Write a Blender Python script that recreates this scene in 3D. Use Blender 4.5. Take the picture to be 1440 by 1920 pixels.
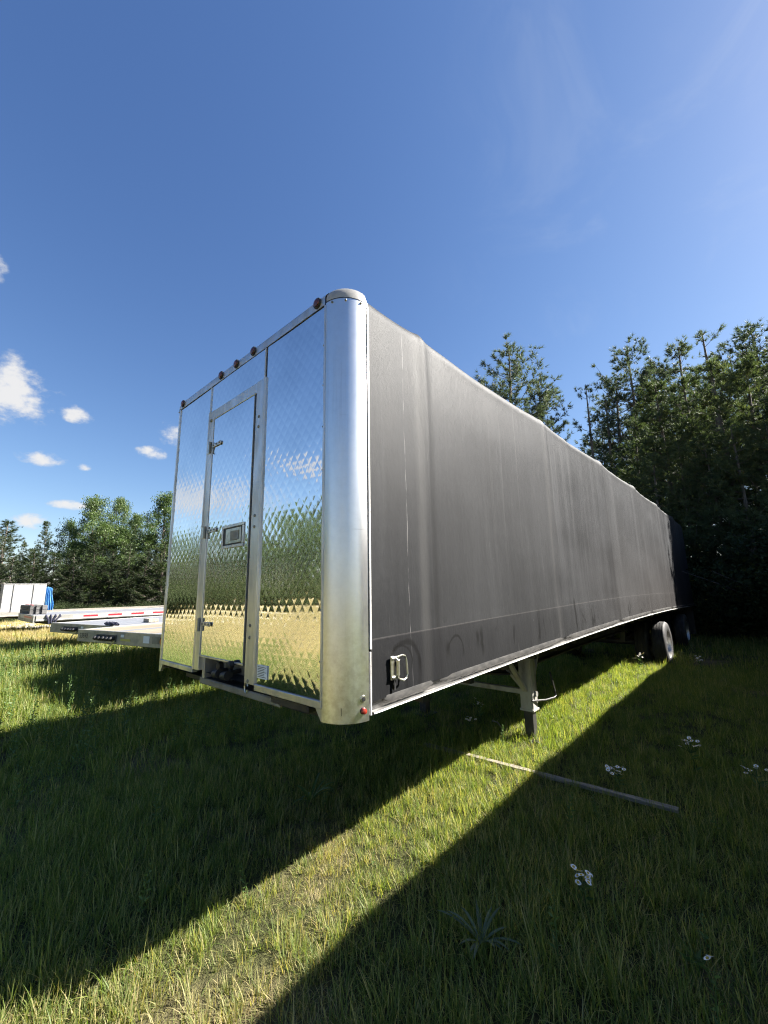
import bpy, bmesh, math, random
import numpy as np
from mathutils import Matrix, Vector

for o in list(bpy.data.objects): bpy.data.objects.remove(o, do_unlink=True)
S = bpy.context.scene
COL = S.collection
R = math.radians
random.seed(7); RNG = np.random.default_rng(7)

# ------------------------------------------------------------------ camera
CAM = np.array([1.6534, -1.5042, 1.7321])
cr, cu, cf = (0.739488, 0.672963, -0.016684), (0.137032, -0.126220, 0.982492), (-0.659075, 0.728827, 0.185556)
cam = bpy.data.cameras.new('camera'); camo = bpy.data.objects.new('camera', cam); COL.objects.link(camo)
camo.matrix_world = Matrix(((cr[0], cu[0], -cf[0], CAM[0]), (cr[1], cu[1], -cf[1], CAM[1]), (cr[2], cu[2], -cf[2], CAM[2]), (0, 0, 0, 1)))
cam.sensor_fit = 'HORIZONTAL'; cam.sensor_width = 36.0; cam.lens = 36.0 * 768.66 / 1440
cam.clip_start = 0.05; cam.clip_end = 2000
S.camera = camo
S.render.resolution_x, S.render.resolution_y = 768, 1024
S.render.engine = 'CYCLES'
S.cycles.use_denoising = True; S.cycles.denoiser = 'OPENIMAGEDENOISE'; S.cycles.denoising_input_passes = 'RGB_ALBEDO_NORMAL'; S.cycles.denoising_prefilter = 'NONE'; S.cycles.pixel_filter_type = 'BLACKMAN_HARRIS'; S.cycles.filter_width = 1.15; S.cycles.sample_clamp_indirect = 4.0; S.cycles.use_light_tree = False; S.cycles.adaptive_threshold = 0.02; S.cycles.max_bounces = 6; S.cycles.diffuse_bounces = 3; S.cycles.glossy_bounces = 4; S.cycles.transmission_bounces = 3; S.cycles.transparent_max_bounces = 4

# ------------------------------------------------------------------ light
SUNV = Vector((0.78, 0.93, 1.0)).normalized()
SUN_EL = math.asin(SUNV.z); SUN_ROT = math.atan2(SUNV.x, SUNV.y)
SKY_STRENGTH = 0.052
EXPOSURE = 2.15
sl = bpy.data.lights.new('sun', 'SUN'); sl.energy = 5.0; sl.angle = R(0.53); sl.color = (1.0, 0.955, 0.885)
so = bpy.data.objects.new('sun', sl); COL.objects.link(so)
so.rotation_euler = (-SUNV).to_track_quat('-Z', 'Y').to_euler(); so.location = (20, 20, 30)
S.view_settings.view_transform = 'Standard'; S.view_settings.look = 'None'
S.view_settings.exposure = EXPOSURE; S.view_settings.gamma = 1.0; S.view_settings.use_curve_mapping = False

W = bpy.data.worlds.new('World'); S.world = W; W.use_nodes = True
wt = W.node_tree; wt.nodes.clear()

class NT:
    """small helper round a node tree"""
    def __init__(s, t): s.t = t
    def n(s, typ, **k):
        nd = s.t.nodes.new(typ)
        for a, b in k.items(): setattr(nd, a, b)
        return nd
    def put(s, sock, v):
        if isinstance(v, bpy.types.NodeSocket): s.t.links.new(v, sock)
        elif v is not None: sock.default_value = v
    def m(s, op, a, b=None, c=None, clamp=False):
        nd = s.n('ShaderNodeMath', operation=op, use_clamp=clamp)
        s.put(nd.inputs[0], a); s.put(nd.inputs[1], b); s.put(nd.inputs[2], c)
        return nd.outputs[0]
    def vm(s, op, a, b=None):
        nd = s.n('ShaderNodeVectorMath', operation=op); s.put(nd.inputs[0], a); s.put(nd.inputs[1], b)
        return nd.outputs[0]
    def mix(s, fac, a, b, typ='MIX'):
        nd = s.n('ShaderNodeMix', data_type='RGBA', blend_type=typ)
        s.put(nd.inputs[0], fac); s.put(nd.inputs[6], a); s.put(nd.inputs[7], b)
        return nd.outputs[2]
    def noise(s, vec, scale, detail=4, rough=0.55, dist=0.0):
        nd = s.n('ShaderNodeTexNoise'); s.put(nd.inputs['Vector'], vec)
        nd.inputs['Scale'].default_value = scale; nd.inputs['Detail'].default_value = detail
        nd.inputs['Roughness'].default_value = rough; nd.inputs['Distortion'].default_value = dist
        return nd.outputs[0]
    def ramp(s, v, a, b, smooth=True):
        nd = s.n('ShaderNodeMapRange', interpolation_type='SMOOTHSTEP' if smooth else 'LINEAR', clamp=True)
        s.put(nd.inputs[0], v); nd.inputs[1].default_value = a; nd.inputs[2].default_value = b
        return nd.outputs[0]
    def scale(s, vec, xyz):
        nd = s.n('ShaderNodeMapping'); s.put(nd.inputs[0], vec); nd.inputs['Scale'].default_value = xyz
        return nd.outputs[0]

w = NT(wt)
sky = w.n('ShaderNodeTexSky', sky_type='NISHITA', sun_disc=False, sun_elevation=SUN_EL, sun_rotation=SUN_ROT,
          altitude=200.0, air_density=1.0, dust_density=0.55, ozone_density=3.0)
skyc = w.vm('SCALE', sky.outputs[0]); skyc.node.inputs['Scale'].default_value = SKY_STRENGTH
ss = w.n('ShaderNodeSeparateColor'); w.put(ss.inputs[0], skyc); sc_ = w.n('ShaderNodeCombineColor')
for i_, (g_, p_) in enumerate(((1.08, 1.19), (0.97, 1.06), (0.98, 0.86))):      # camera-like deep blue
    w.put(sc_.inputs[i_], w.m('MULTIPLY', w.m('POWER', w.m('MULTIPLY', ss.outputs[i_], 2.0 ** EXPOSURE * 0.78), p_), g_ * 2.0 ** -EXPOSURE))
skyc = sc_.outputs[0]
tc = w.n('ShaderNodeTexCoord').outputs['Generated']
sp = w.n('ShaderNodeSeparateXYZ'); w.put(sp.inputs[0], tc)
az = w.m('MULTIPLY', w.m('ARCTAN2', w.m('MULTIPLY', sp.outputs[0], -1.0), sp.outputs[1]), 180 / math.pi)
el = w.m('MULTIPLY', w.m('ARCSINE', sp.outputs[2]), 180 / math.pi)
cn = w.noise(w.scale(tc, (1, 1, 1.5)), 24.0, 6, 0.60)
puff = w.m('MULTIPLY', w.m('SUBTRACT', cn, 0.47), 4.6)
# fair-weather cumulus: bearing (degrees left of +Y), height, half width, half height
CLOUDS = [(87.2, 20.9, 4.2, 3.0), (91.5, 19.8, 4.0, 2.6), (80.7, 19.9, 1.5, 0.9), (83.1, 14.5, 1.9, 0.7), (79.4, 14.2, 0.7, 0.4),
          (72.6, 16.9, 1.6, 0.7), (69.6, 19.6, 2.2, 1.6), (79.6, 9.8, 2.2, 0.5), (83.2, 7.7, 1.6, 0.75), (89.2, 31.6, 1.2, 1.6),
          (110.0, 12.0, 12.0, 2.4), (128.0, 17.0, 5.0, 1.3), (-150.0, 15.0, 12.0, 2.8)]
ae = w.n('ShaderNodeCombineXYZ'); w.put(ae.inputs[0], az); w.put(ae.inputs[1], el)
mask = None
for (a0, e0, wa, we) in CLOUDS:
    ma = w.n('ShaderNodeVectorMath', operation='MULTIPLY_ADD'); w.put(ma.inputs[0], ae.outputs[0])
    ma.inputs[1].default_value = (0.87 / wa, 0.87 / we, 0); ma.inputs[2].default_value = (-a0 * 0.87 / wa, -e0 * 0.87 / we, 0)
    dt = w.n('ShaderNodeVectorMath', operation='DOT_PRODUCT'); w.put(dt.inputs[0], ma.outputs[0]); w.put(dt.inputs[1], ma.outputs[0])
    dv_ = w.m('ADD', dt.outputs['Value'], 0.75) if e0 > 30 else dt.outputs['Value']      # the high wisp is thin
    mask = dv_ if mask is None else w.m('MINIMUM', mask, dv_)
mask = w.m('SUBTRACT', 1.0, mask)
cm = w.ramp(w.m('ADD', mask, w.m('MULTIPLY', puff, w.ramp(mask, -1.2, 0.1))), 0.05, 1.55)
cm = w.m('MULTIPLY', cm, 0.93)
shade = w.ramp(w.m('ADD', w.m('MULTIPLY', cn, 2.6), mask), 1.0, 2.3)
k = 2.0 ** -EXPOSURE
cloudc = w.mix(shade, (0.62 * k, 0.67 * k, 0.74 * k, 1), (0.90 * k, 0.89 * k, 0.88 * k, 1))
wz = w.ramp(w.noise(w.scale(tc, (2.0, 1.0, 3.0)), 2.2, 5, 0.62, 0.9), 0.50, 0.85)      # thin high wisps towards the sun
wz = w.m('MULTIPLY', w.m('MULTIPLY', wz, 0.13), w.m('SUBTRACT', 1.0, w.ramp(az, 5.0, 38.0)))
c2 = w.mix(cm, w.mix(wz, skyc, (0.80 * k, 0.86 * k, 0.93 * k, 1)), cloudc)
bg = w.n('ShaderNodeBackground'); w.put(bg.inputs[0], c2); bg.inputs[1].default_value = 1.0
W.cycles.sampling_method = 'MANUAL'; W.cycles.sample_map_resolution = 512
wo = w.n('ShaderNodeOutputWorld'); wt.links.new(bg.outputs[0], wo.inputs[0])

# ------------------------------------------------------------------ materials
def mat(name, color=(0.5, 0.5, 0.5), rough=0.5, metal=0.0, spec=0.5, fn=None, **kw):
    m = bpy.data.materials.new(name); m.use_nodes = True
    t = NT(m.node_tree); b = m.node_tree.nodes['Principled BSDF']
    b.inputs['Base Color'].default_value = (*color, 1); b.inputs['Roughness'].default_value = rough
    b.inputs['Metallic'].default_value = metal; b.inputs['Specular IOR Level'].default_value = spec
    for a, v in kw.items(): b.inputs[a].default_value = v
    if fn: fn(t, b)
    return m
def ocoord(t): return t.n('ShaderNodeTexCoord').outputs['Object']
def wcoord(t): return t.n('ShaderNodeNewGeometry').outputs['Position']
def bump(t, b, h, strength, dist=0.01):
    nd = t.n('ShaderNodeBump'); nd.inputs['Strength'].default_value = strength; nd.inputs['Distance'].default_value = dist
    t.put(nd.inputs['Height'], h); t.t.links.new(nd.outputs[0], b.inputs['Normal'])
def grime(c0, c1, scale=(3, 3, 3), lo=0.35, hi=0.7, r0=None, r1=None, bmp=0.0, bs=60):
    def f(t, b):
        o = ocoord(t); nz = t.ramp(t.noise(t.scale(o, scale), 1.0, 7, 0.62), lo, hi)
        t.put(b.inputs['Base Color'], t.mix(nz, (*c0, 1), (*c1, 1)))
        if r0 is not None:
            t.put(b.inputs['Roughness'], t.m('ADD', r0, t.m('MULTIPLY', nz, r1 - r0)))
        if bmp: bump(t, b, t.noise(o, bs, 4), bmp, 0.004)
    return f

def f_steel(t, b):
    o = ocoord(t)
    nz = t.noise(t.scale(o, (5, 5, 2)), 1.0, 5, 0.6)
    t.put(b.inputs['Roughness'], t.m('ADD', 0.045, t.m('MULTIPLY', t.ramp(nz, 0.40, 0.8), 0.09)))
    t.put(b.inputs['Base Color'], t.mix(t.ramp(t.noise(o, 2.0, 4), 0.4, 0.75), (0.80, 0.80, 0.80, 1), (0.70, 0.71, 0.72, 1)))
def f_alu(t, b):
    o = ocoord(t)
    n1 = t.noise(t.scale(o, (3, 3, 0.8)), 1.5, 6, 0.65); n2 = t.noise(t.scale(o, (1, 1, 1)), 22, 5, 0.7)
    t.put(b.inputs['Roughness'], t.m('ADD', 0.25, t.m('MULTIPLY', n1, 0.20)))
    c = t.mix(t.ramp(n2, 0.3, 0.85), (0.70, 0.705, 0.71, 1), (0.64, 0.645, 0.65, 1))
    st = t.ramp(t.noise(t.scale(o, (14, 14, 0.5)), 1.6, 5, 0.6), 0.55, 0.8)
    c = t.mix(t.m('MULTIPLY', st, 0.35), c, (0.36, 0.34, 0.31, 1))
    sz_ = t.n('ShaderNodeSeparateXYZ'); t.put(sz_.inputs[0], o)
    sx_ = t.ramp(t.noise(t.scale(o, (2, 2, 55)), 1.0, 3, 0.6), 0.66, 0.72); sx_ = t.m('MULTIPLY', sx_, t.ramp(t.noise(o, 4.0, 3), 0.5, 0.65))
    c = t.mix(t.m('MULTIPLY', sx_, 0.45), c, (0.42, 0.41, 0.40, 1))                                # rub marks
    low_ = t.m('MULTIPLY', t.m('SUBTRACT', 1.0, t.ramp(sz_.outputs[2], 1.05, 1.75)), t.ramp(n2, 0.35, 0.7))
    t.put(b.inputs['Base Color'], t.mix(t.m('MULTIPLY', low_, 0.5), c, (0.38, 0.35, 0.30, 1)))     # road dirt near the bottom
    bump(t, b, n2, 0.02, 0.003)
def f_tarp(t, b):
    o = ocoord(t)
    sp = t.n('ShaderNodeSeparateXYZ'); t.put(sp.inputs[0], o)
    s1 = t.ramp(t.noise(t.scale(o, (1, 2.6, 0.16)), 1.4, 7, 0.66, 0.3), 0.38, 0.80)
    s2 = t.ramp(t.noise(t.scale(o, (1, 22.0, 0.9)), 1.2, 6, 0.7), 0.45, 0.95)
    big = t.ramp(t.noise(t.scale(o, (1, 0.45, 0.9)), 1.3, 5, 0.6), 0.30, 0.72)
    fine = t.noise(t.scale(o, (1, 9.0, 7.0)), 3.0, 5, 0.75)
    dust = t.m('ADD', t.m('MULTIPLY', s1, 0.34), t.m('MULTIPLY', s2, 0.22))
    dust = t.m('ADD', dust, t.m('MULTIPLY', big, 0.30))
    dust = t.m('ADD', dust, t.m('MULTIPLY', fine, 0.26))
    # lighter towards the rear and top: the sheen's falloff painted into the dust tone
    sheen_fall = t.m('ADD', t.m('MULTIPLY', t.ramp(sp.outputs[1], -7.4, -4.0), 0.55), t.m('MULTIPLY', t.ramp(sp.outputs[2], 1.1, 2.6), 0.45))
    dust = t.m('MULTIPLY', dust, t.m('ADD', 0.28, t.m('MULTIPLY', sheen_fall, 0.98)))
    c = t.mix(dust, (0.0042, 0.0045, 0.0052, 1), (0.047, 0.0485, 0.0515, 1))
    # broad bands: each tarp width between bows has faded a little differently, with crease shadows painted as dark lines after each bow
    yb = t.m('DIVIDE', t.m('ADD', sp.outputs[1], 7.5 - 0.80), 2.39); fb = t.m('FRACT', yb)
    wn = t.n('ShaderNodeTexWhiteNoise', noise_dimensions='1D'); t.put(wn.inputs['W'], t.m('FLOOR', yb))
    c = t.mix(t.m('MULTIPLY', wn.outputs[0], 0.38), c, (0.052, 0.052, 0.053, 1))
    crz = t.m('MULTIPLY', t.m('SUBTRACT', 1.0, t.ramp(t.m('ABSOLUTE', t.m('SUBTRACT', fb, 0.018)), 0.004, 0.030)), t.ramp(t.noise(t.scale(o, (1, 2, 0.8)), 1.0, 4), 0.30, 0.6))
    c = t.mix(t.m('MULTIPLY', crz, 0.45), c, (0.004, 0.004, 0.004, 1))
    pal = t.m('MULTIPLY', t.m('SUBTRACT', 1.0, t.ramp(t.m('ABSOLUTE', t.m('SUBTRACT', fb, 0.965)), 0.004, 0.035)), t.ramp(t.noise(t.scale(o, (1, 6, 0.5)), 1.0, 4), 0.35, 0.65))
    c = t.mix(t.m('MULTIPLY', pal, 0.28), c, (0.085, 0.083, 0.080, 1))
    # rusty-brown dirt washed down towards the rear
    c = t.mix(t.m('MULTIPLY', t.m('MULTIPLY', t.ramp(sp.outputs[1], -5.5, 2.0), t.m('SUBTRACT', 1.0, t.ramp(sp.outputs[2], 1.1, 3.0))), 0.30), c, (0.050, 0.041, 0.036, 1))
    # a few thin pale scratches and splashes
    scr = t.ramp(t.noise(t.scale(o, (1, 60.0, 0.40)), 1.0, 2, 0.5), 0.725, 0.75)
    scr = t.m('MULTIPLY', scr, t.ramp(t.noise(t.scale(o, (1, 2.0, 3.0)), 1.0, 3), 0.54, 0.64))
    c = t.mix(t.m('MULTIPLY', scr, 0.5), c, (0.15, 0.145, 0.14, 1))
    spl = t.ramp(t.noise(t.scale(o, (1, 16.0, 7.0)), 1.0, 3, 0.6), 0.76, 0.79)
    c = t.mix(t.m('MULTIPLY', spl, 0.4), c, (0.17, 0.165, 0.16, 1))
    # long chalky run near the front post
    yw = t.m('ADD', sp.outputs[1], t.m('MULTIPLY', t.m('SUBTRACT', t.noise(t.scale(o, (0, 0, 1.2)), 1.0, 4), 0.5), 0.06))
    ln = t.m('LESS_THAN', t.m('ABSOLUTE', t.m('SUBTRACT', yw, 0.552 - 7.5)), 0.0028)
    ln = t.m('MULTIPLY', ln, t.ramp(t.noise(t.scale(o, (0, 0, 4.0)), 1.0, 5), 0.42, 0.6))
    c = t.mix(t.m('MULTIPLY', ln, 0.55), c, (0.22, 0.215, 0.21, 1))
    # weld line of the hem
    zc_ = t.m('SUBTRACT', sp.outputs[2], t.m('MULTIPLY', 0.105, t.m('SINE', t.m('MULTIPLY', t.m('ADD', sp.outputs[1], 7.5), math.pi / 14.85))))
    hl = t.m('LESS_THAN', t.m('ABSOLUTE', t.m('SUBTRACT', zc_, 1.452)), 0.005)
    c = t.mix(t.m('MULTIPLY', hl, t.m('MULTIPLY', fine, 0.75)), c, (0.085, 0.08, 0.078, 1))
    # rubbed black scuffs low down
    sc = t.ramp(t.noise(t.scale(o, (1, 4.0, 1.5)), 1.0, 4, 0.6, 2.2), 0.585, 0.66)
    sc = t.m('MULTIPLY', sc, t.m('SUBTRACT', 1.0, t.ramp(sp.outputs[2], 1.30, 1.62)))
    c = t.mix(t.m('MULTIPLY', sc, 0.8), c, (0.004, 0.004, 0.004, 1))
    # pale runs washing down from the roof edge
    run = t.ramp(t.noise(t.scale(o, (0, 11.0, 0.10)), 1.3, 5, 0.68), 0.52, 0.78)
    run = t.m('MULTIPLY', run, t.m('MULTIPLY', t.ramp(sp.outputs[2], 1.5, 3.5), t.ramp(t.noise(t.scale(o, (0, 0.9, 0.3)), 1.0, 3), 0.38, 0.58)))
    c = t.mix(t.m('MULTIPLY', run, 0.55), c, (0.095, 0.094, 0.092, 1))
    # lower skirt painted darker where the sheen is lost; arcs rubbed by the strap handle
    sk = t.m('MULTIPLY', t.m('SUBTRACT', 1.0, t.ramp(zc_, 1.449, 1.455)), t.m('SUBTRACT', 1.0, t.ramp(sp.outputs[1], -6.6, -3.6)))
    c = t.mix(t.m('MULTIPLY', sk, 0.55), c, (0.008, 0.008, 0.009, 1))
    for (cy_, cz__, r_, th_) in ((0.50, 1.285, 0.135, 0.022), (0.46, 1.30, 0.10, 0.010), (1.05, 1.30, 0.10, 0.012)):
        dy_ = t.m('SUBTRACT', sp.outputs[1], cy_ - 7.5); dz_ = t.m('SUBTRACT', sp.outputs[2], cz__)
        rr = t.m('SQRT', t.m('ADD', t.m('MULTIPLY', dy_, dy_), t.m('MULTIPLY', dz_, dz_)))
        rr = t.m('ADD', rr, t.m('MULTIPLY', t.m('SUBTRACT', t.noise(t.scale(o, (1, 6, 6)), 1.0, 3), 0.5), 0.06))
        mk = t.m('MULTIPLY', t.m('SUBTRACT', 1.0, t.ramp(t.m('ABSOLUTE', t.m('SUBTRACT', rr, r_)), th_ * 0.3, th_)), t.ramp(t.m('ADD', dz_, t.m('MULTIPLY', dy_, 0.4)), -0.03, 0.05))
        c = t.mix(t.m('MULTIPLY', mk, 0.75), c, (0.003, 0.003, 0.003, 1))
    for (y_, z0_, z1_) in ((3.62, 1.25, 1.62), (1.42, 1.25, 1.47), (1.36, 1.32, 1.45), (0.95, 1.30, 1.40)):
        mk = t.m('SUBTRACT', 1.0, t.ramp(t.m('ABSOLUTE', t.m('SUBTRACT', t.m('ADD', sp.outputs[1], t.m('MULTIPLY', t.m('SUBTRACT', t.noise(t.scale(o, (0, 0, 9)), 1.0, 3), 0.5), 0.07)), y_ - 7.5)), 0.006, 0.035))
        mk = t.m('MULTIPLY', mk, t.m('MULTIPLY', t.ramp(sp.outputs[2], z0_ - 0.06, z0_ + 0.05), t.m('SUBTRACT', 1.0, t.ramp(sp.outputs[2], z1_ - 0.08, z1_))))
        c = t.mix(t.m('MULTIPLY', mk, 0.8), c, (0.003, 0.003, 0.003, 1))
    t.put(b.inputs['Base Color'], c)
    t.put(b.inputs['Roughness'], t.m('ADD', 0.52, t.m('MULTIPLY', dust, 0.16)))
    wv = t.n('ShaderNodeTexWave', wave_type='BANDS', bands_direction='Z'); t.put(wv.inputs[0], o); wv.inputs['Scale'].default_value = 80
    h = t.m('ADD', t.m('MULTIPLY', wv.outputs[1], 0.05), t.noise(t.scale(o, (1, 2.2, 0.6)), 2.5, 6, 0.62))
    h = t.m('ADD', h, t.m('MULTIPLY', t.noise(t.scale(o, (1, 1.0, 1.0)), 14.0, 5, 0.7), 0.12))
    bump(t, b, h, 0.34, 0.02)
def f_wood(c0, c1, sc):
    def f(t, b):
        o = ocoord(t)
        g = t.noise(t.scale(o, sc), 1.0, 6, 0.65, 0.6); g2 = t.noise(o, 3.0, 4)
        c = t.mix(t.ramp(g, 0.35, 0.7), (*c0, 1), (*c1, 1))
        t.put(b.inputs['Base Color'], t.mix(t.m('MULTIPLY', t.ramp(g2, 0.5, 0.8), 0.5), c, (c0[0] * .5, c0[1] * .5, c0[2] * .5, 1)))
        bump(t, b, g, 0.4, 0.004)
    return f

M = dict(
    steel=mat('polished_quilted_steel', metal=1.0, fn=f_steel),
    alu=mat('brushed_aluminium', metal=1.0, fn=f_alu),
    trim=mat('dull_aluminium_trim', (0.62, 0.62, 0.61), 0.42, 0.85, fn=grime((0.64, 0.63, 0.61), (0.46, 0.45, 0.43), (8, 8, 2), r0=0.34, r1=0.55)),
    cap=mat('cast_grey_cap', (0.34, 0.33, 0.30), 0.42, 0.35, fn=grime((0.38, 0.365, 0.33), (0.27, 0.26, 0.24), (9, 9, 9), bmp=0.1)),
    white=mat('white_painted_trim', (0.74, 0.73, 0.71), 0.35, fn=grime((0.60, 0.59, 0.57), (0.42, 0.40, 0.38), (6, 6, 3))),
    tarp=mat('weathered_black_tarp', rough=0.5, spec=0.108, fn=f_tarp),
    hem=mat('grey_tarp_hem', (0.08, 0.08, 0.075), 0.55, fn=grime((0.04, 0.039, 0.038), (0.09, 0.085, 0.08), (3, 8, 20))),
    seal=mat('black_rubber_seal', (0.012, 0.012, 0.013), 0.55),
    dark=mat('dark_chassis_paint', (0.02, 0.02, 0.021), 0.55, fn=grime((0.018, 0.018, 0.019), (0.05, 0.045, 0.04), (4, 4, 4))),
    grey=mat('grey_painted_steel', (0.20, 0.20, 0.18), 0.5, fn=grime((0.22, 0.22, 0.195), (0.13, 0.12, 0.10), (6, 6, 3), bmp=0.1)),
    gear=mat('landing_gear_paint', (0.33, 0.33, 0.29), 0.5, fn=grime((0.36, 0.35, 0.31), (0.20, 0.18, 0.15), (7, 7, 2.5), lo=0.45, bmp=0.1)),
    galv=mat('zinc_plated_steel', (0.55, 0.55, 0.50), 0.32, 0.9, fn=grime((0.62, 0.61, 0.54), (0.42, 0.40, 0.34), (25, 25, 25))),
    amber=mat('amber_lens', (0.42, 0.10, 0.02), 0.15, fn=None),
    maroon=mat('dark_red_lens', (0.085, 0.022, 0.016), 0.2),
    red=mat('red_lens', (0.26, 0.03, 0.018), 0.25),
    tape_red=mat('red_reflective_tape', (0.52, 0.025, 0.035), 0.3),
    tape_white=mat('white_reflective_tape', (0.36, 0.355, 0.35), 0.3),
    paper=mat('decal_paper', (0.66, 0.70, 0.74), 0.5),
    ink=mat('black_lettering', (0.02, 0.02, 0.025), 0.5),
    rubber=mat('tyre_rubber', (0.022, 0.022, 0.022), 0.7, fn=grime((0.018, 0.018, 0.018), (0.06, 0.055, 0.05), (5, 5, 5), lo=0.45, bmp=0.2)),
    rim=mat('dull_rim', (0.50, 0.50, 0.50), 0.42, 0.9, fn=grime((0.52, 0.52, 0.51), (0.30, 0.28, 0.25), (6, 6, 6))),
    deck=mat('pine_deck_boards', fn=f_wood((0.20, 0.165, 0.115), (0.31, 0.26, 0.19), (8, 0.6, 8)), rough=0.7),
    deck_alu=mat('aluminium_deck', metal=0.7, fn=grime((0.42, 0.43, 0.45), (0.30, 0.30, 0.31), (6, 0.5, 3), r0=0.4, r1=0.6)),
    fb_grey=mat('flatbed_dull_aluminium', metal=0.35, fn=grime((0.34, 0.33, 0.30), (0.22, 0.21, 0.19), (4, 4, 6), r0=0.45, r1=0.65)),
    board=mat('weathered_board', fn=f_wood((0.20, 0.175, 0.135), (0.36, 0.315, 0.245), (0.8, 30, 30)), rough=0.85),
    timber=mat('old_grey_timber', fn=f_wood((0.06, 0.058, 0.055), (0.12, 0.115, 0.11), (9, 0.8, 9)), rough=0.85),
    sheet=mat('white_sheet_metal', fn=grime((0.32, 0.318, 0.315), (0.25, 0.248, 0.242), (2, 2, 2)), rough=0.5),
    blue=mat('blue_plastic_tarp', (0.05, 0.21, 0.50), 0.35, fn=grime((0.04, 0.19, 0.47), (0.16, 0.38, 0.62), (8, 8, 2))),
    navy=mat('navy_strap', (0.022, 0.023, 0.045), 0.7),
    bark=mat('tree_bark', fn=grime((0.075, 0.06, 0.048), (0.15, 0.125, 0.10), (6, 6, 1.5), bmp=0.5, bs=25), rough=0.9),
)

def foliage(name, cols, trans=0.35, rough=0.55, ttint=(1.0, 1.15, 0.5), dry=None):
    """leaf material: tint attribute 0..1 along a colour ramp, a little light let through"""
    m = bpy.data.materials.new(name); m.use_nodes = True; t = NT(m.node_tree); m.node_tree.nodes.clear()
    at = t.n('ShaderNodeAttribute', attribute_name='tint').outputs['Fac']
    oi = t.n('ShaderNodeObjectInfo').outputs['Random']
    v = t.m('ADD', t.m('MULTIPLY', at, 0.75), t.m('MULTIPLY', oi, 0.25))
    rp = t.n('ShaderNodeValToRGB'); t.put(rp.inputs[0], v)
    e = rp.color_ramp.elements
    e[0].position = 0.0; e[0].color = (*cols[0], 1); e[1].position = 1.0; e[1].color = (*cols[-1], 1)
    for i, c in enumerate(cols[1:-1]):
        q = e.new((i + 1) / (len(cols) - 1)); q.color = (*c, 1)
    c = rp.outputs[0]
    if dry:
        pos = wcoord(t)
        n = t.noise(t.scale(pos, (1, 1, 0)), 0.75, 5, 0.6)
        sp = t.n('ShaderNodeSeparateXYZ'); t.put(sp.inputs[0], pos)
        far = t.m('MAXIMUM', t.ramp(t.m('MULTIPLY', sp.outputs[0], -1), 10.5, 19.0), t.ramp(t.m('MULTIPLY', sp.outputs[1], -1), 1.8, 6.0))
        # worn track between the two trailers
        tr = t.m('SUBTRACT', 1.0, t.ramp(t.m('ABSOLUTE', t.m('ADD', sp.outputs[0], 0.42)), 0.05, 0.75))
        tr = t.m('MULTIPLY', tr, t.m('SUBTRACT', 1.0, t.ramp(sp.outputs[1], 0.6, 2.6)))
        d = t.m('ADD', n, t.m('ADD', t.m('MULTIPLY', far, 0.30), t.m('MULTIPLY', tr, 0.12)))
        d = t.ramp(t.m('ADD', d, t.m('MULTIPLY', t.m('SUBTRACT', at, 0.5), 0.20)), 0.53, 0.82)
        c = t.mix(t.m('MULTIPLY', d, 0.85), c, (*dry, 1))
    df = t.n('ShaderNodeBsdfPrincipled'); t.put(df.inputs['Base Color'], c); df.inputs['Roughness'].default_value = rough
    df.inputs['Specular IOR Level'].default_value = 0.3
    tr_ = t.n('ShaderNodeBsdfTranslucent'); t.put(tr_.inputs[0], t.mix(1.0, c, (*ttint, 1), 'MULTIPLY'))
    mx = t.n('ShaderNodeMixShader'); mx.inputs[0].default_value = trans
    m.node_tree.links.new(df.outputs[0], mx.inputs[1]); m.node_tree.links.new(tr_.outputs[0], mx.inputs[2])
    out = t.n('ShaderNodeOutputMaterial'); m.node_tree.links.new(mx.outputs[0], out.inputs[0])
    return m
M['grass'] = foliage('grass_blades', [(0.082, 0.126, 0.034), (0.142, 0.196, 0.048), (0.236, 0.276, 0.076), (0.42, 0.375, 0.17)], 0.5, 0.5, (1.4, 1.4, 0.5), dry=(0.45, 0.365, 0.20))
M['weed'] = foliage('weed_leaves', [(0.056, 0.105, 0.031), (0.105, 0.168, 0.049), (0.154, 0.210, 0.070)], 0.35, 0.5)
M['rosette'] = foliage('grey_green_leaves', [(0.07, 0.10, 0.055), (0.13, 0.17, 0.10)], 0.25, 0.6, (1, 1.1, 0.8))
M['petal'] = mat('white_petals', (0.80, 0.80, 0.78), 0.6)
M['yolk'] = mat('yellow_flower_centre', (0.60, 0.42, 0.05), 0.7)
M['pine'] = foliage('pine_needles', [(0.048, 0.068, 0.044), (0.088, 0.112, 0.068), (0.152, 0.170, 0.106)], 0.38, 0.6, (1.0, 1.08, 0.7))
M['youngpine'] = foliage('young_pine_needles', [(0.040, 0.060, 0.030), (0.082, 0.108, 0.048), (0.155, 0.172, 0.075)], 0.36, 0.6, (1.0, 1.08, 0.6))
M['darkpine'] = foliage('dark_pine_needles', [(0.018, 0.030, 0.013), (0.036, 0.054, 0.022), (0.080, 0.100, 0.038)], 0.28, 0.6)  # needles a darker green than the other pines
M['leaf'] = foliage('broad_leaves', [(0.051, 0.085, 0.028), (0.090, 0.133, 0.045), (0.149, 0.191, 0.075)], 0.35, 0.45)
M['brush'] = foliage('underbrush_leaves', [(0.018, 0.030, 0.010), (0.038, 0.055, 0.018), (0.075, 0.092, 0.032)], 0.15, 0.9)

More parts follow.
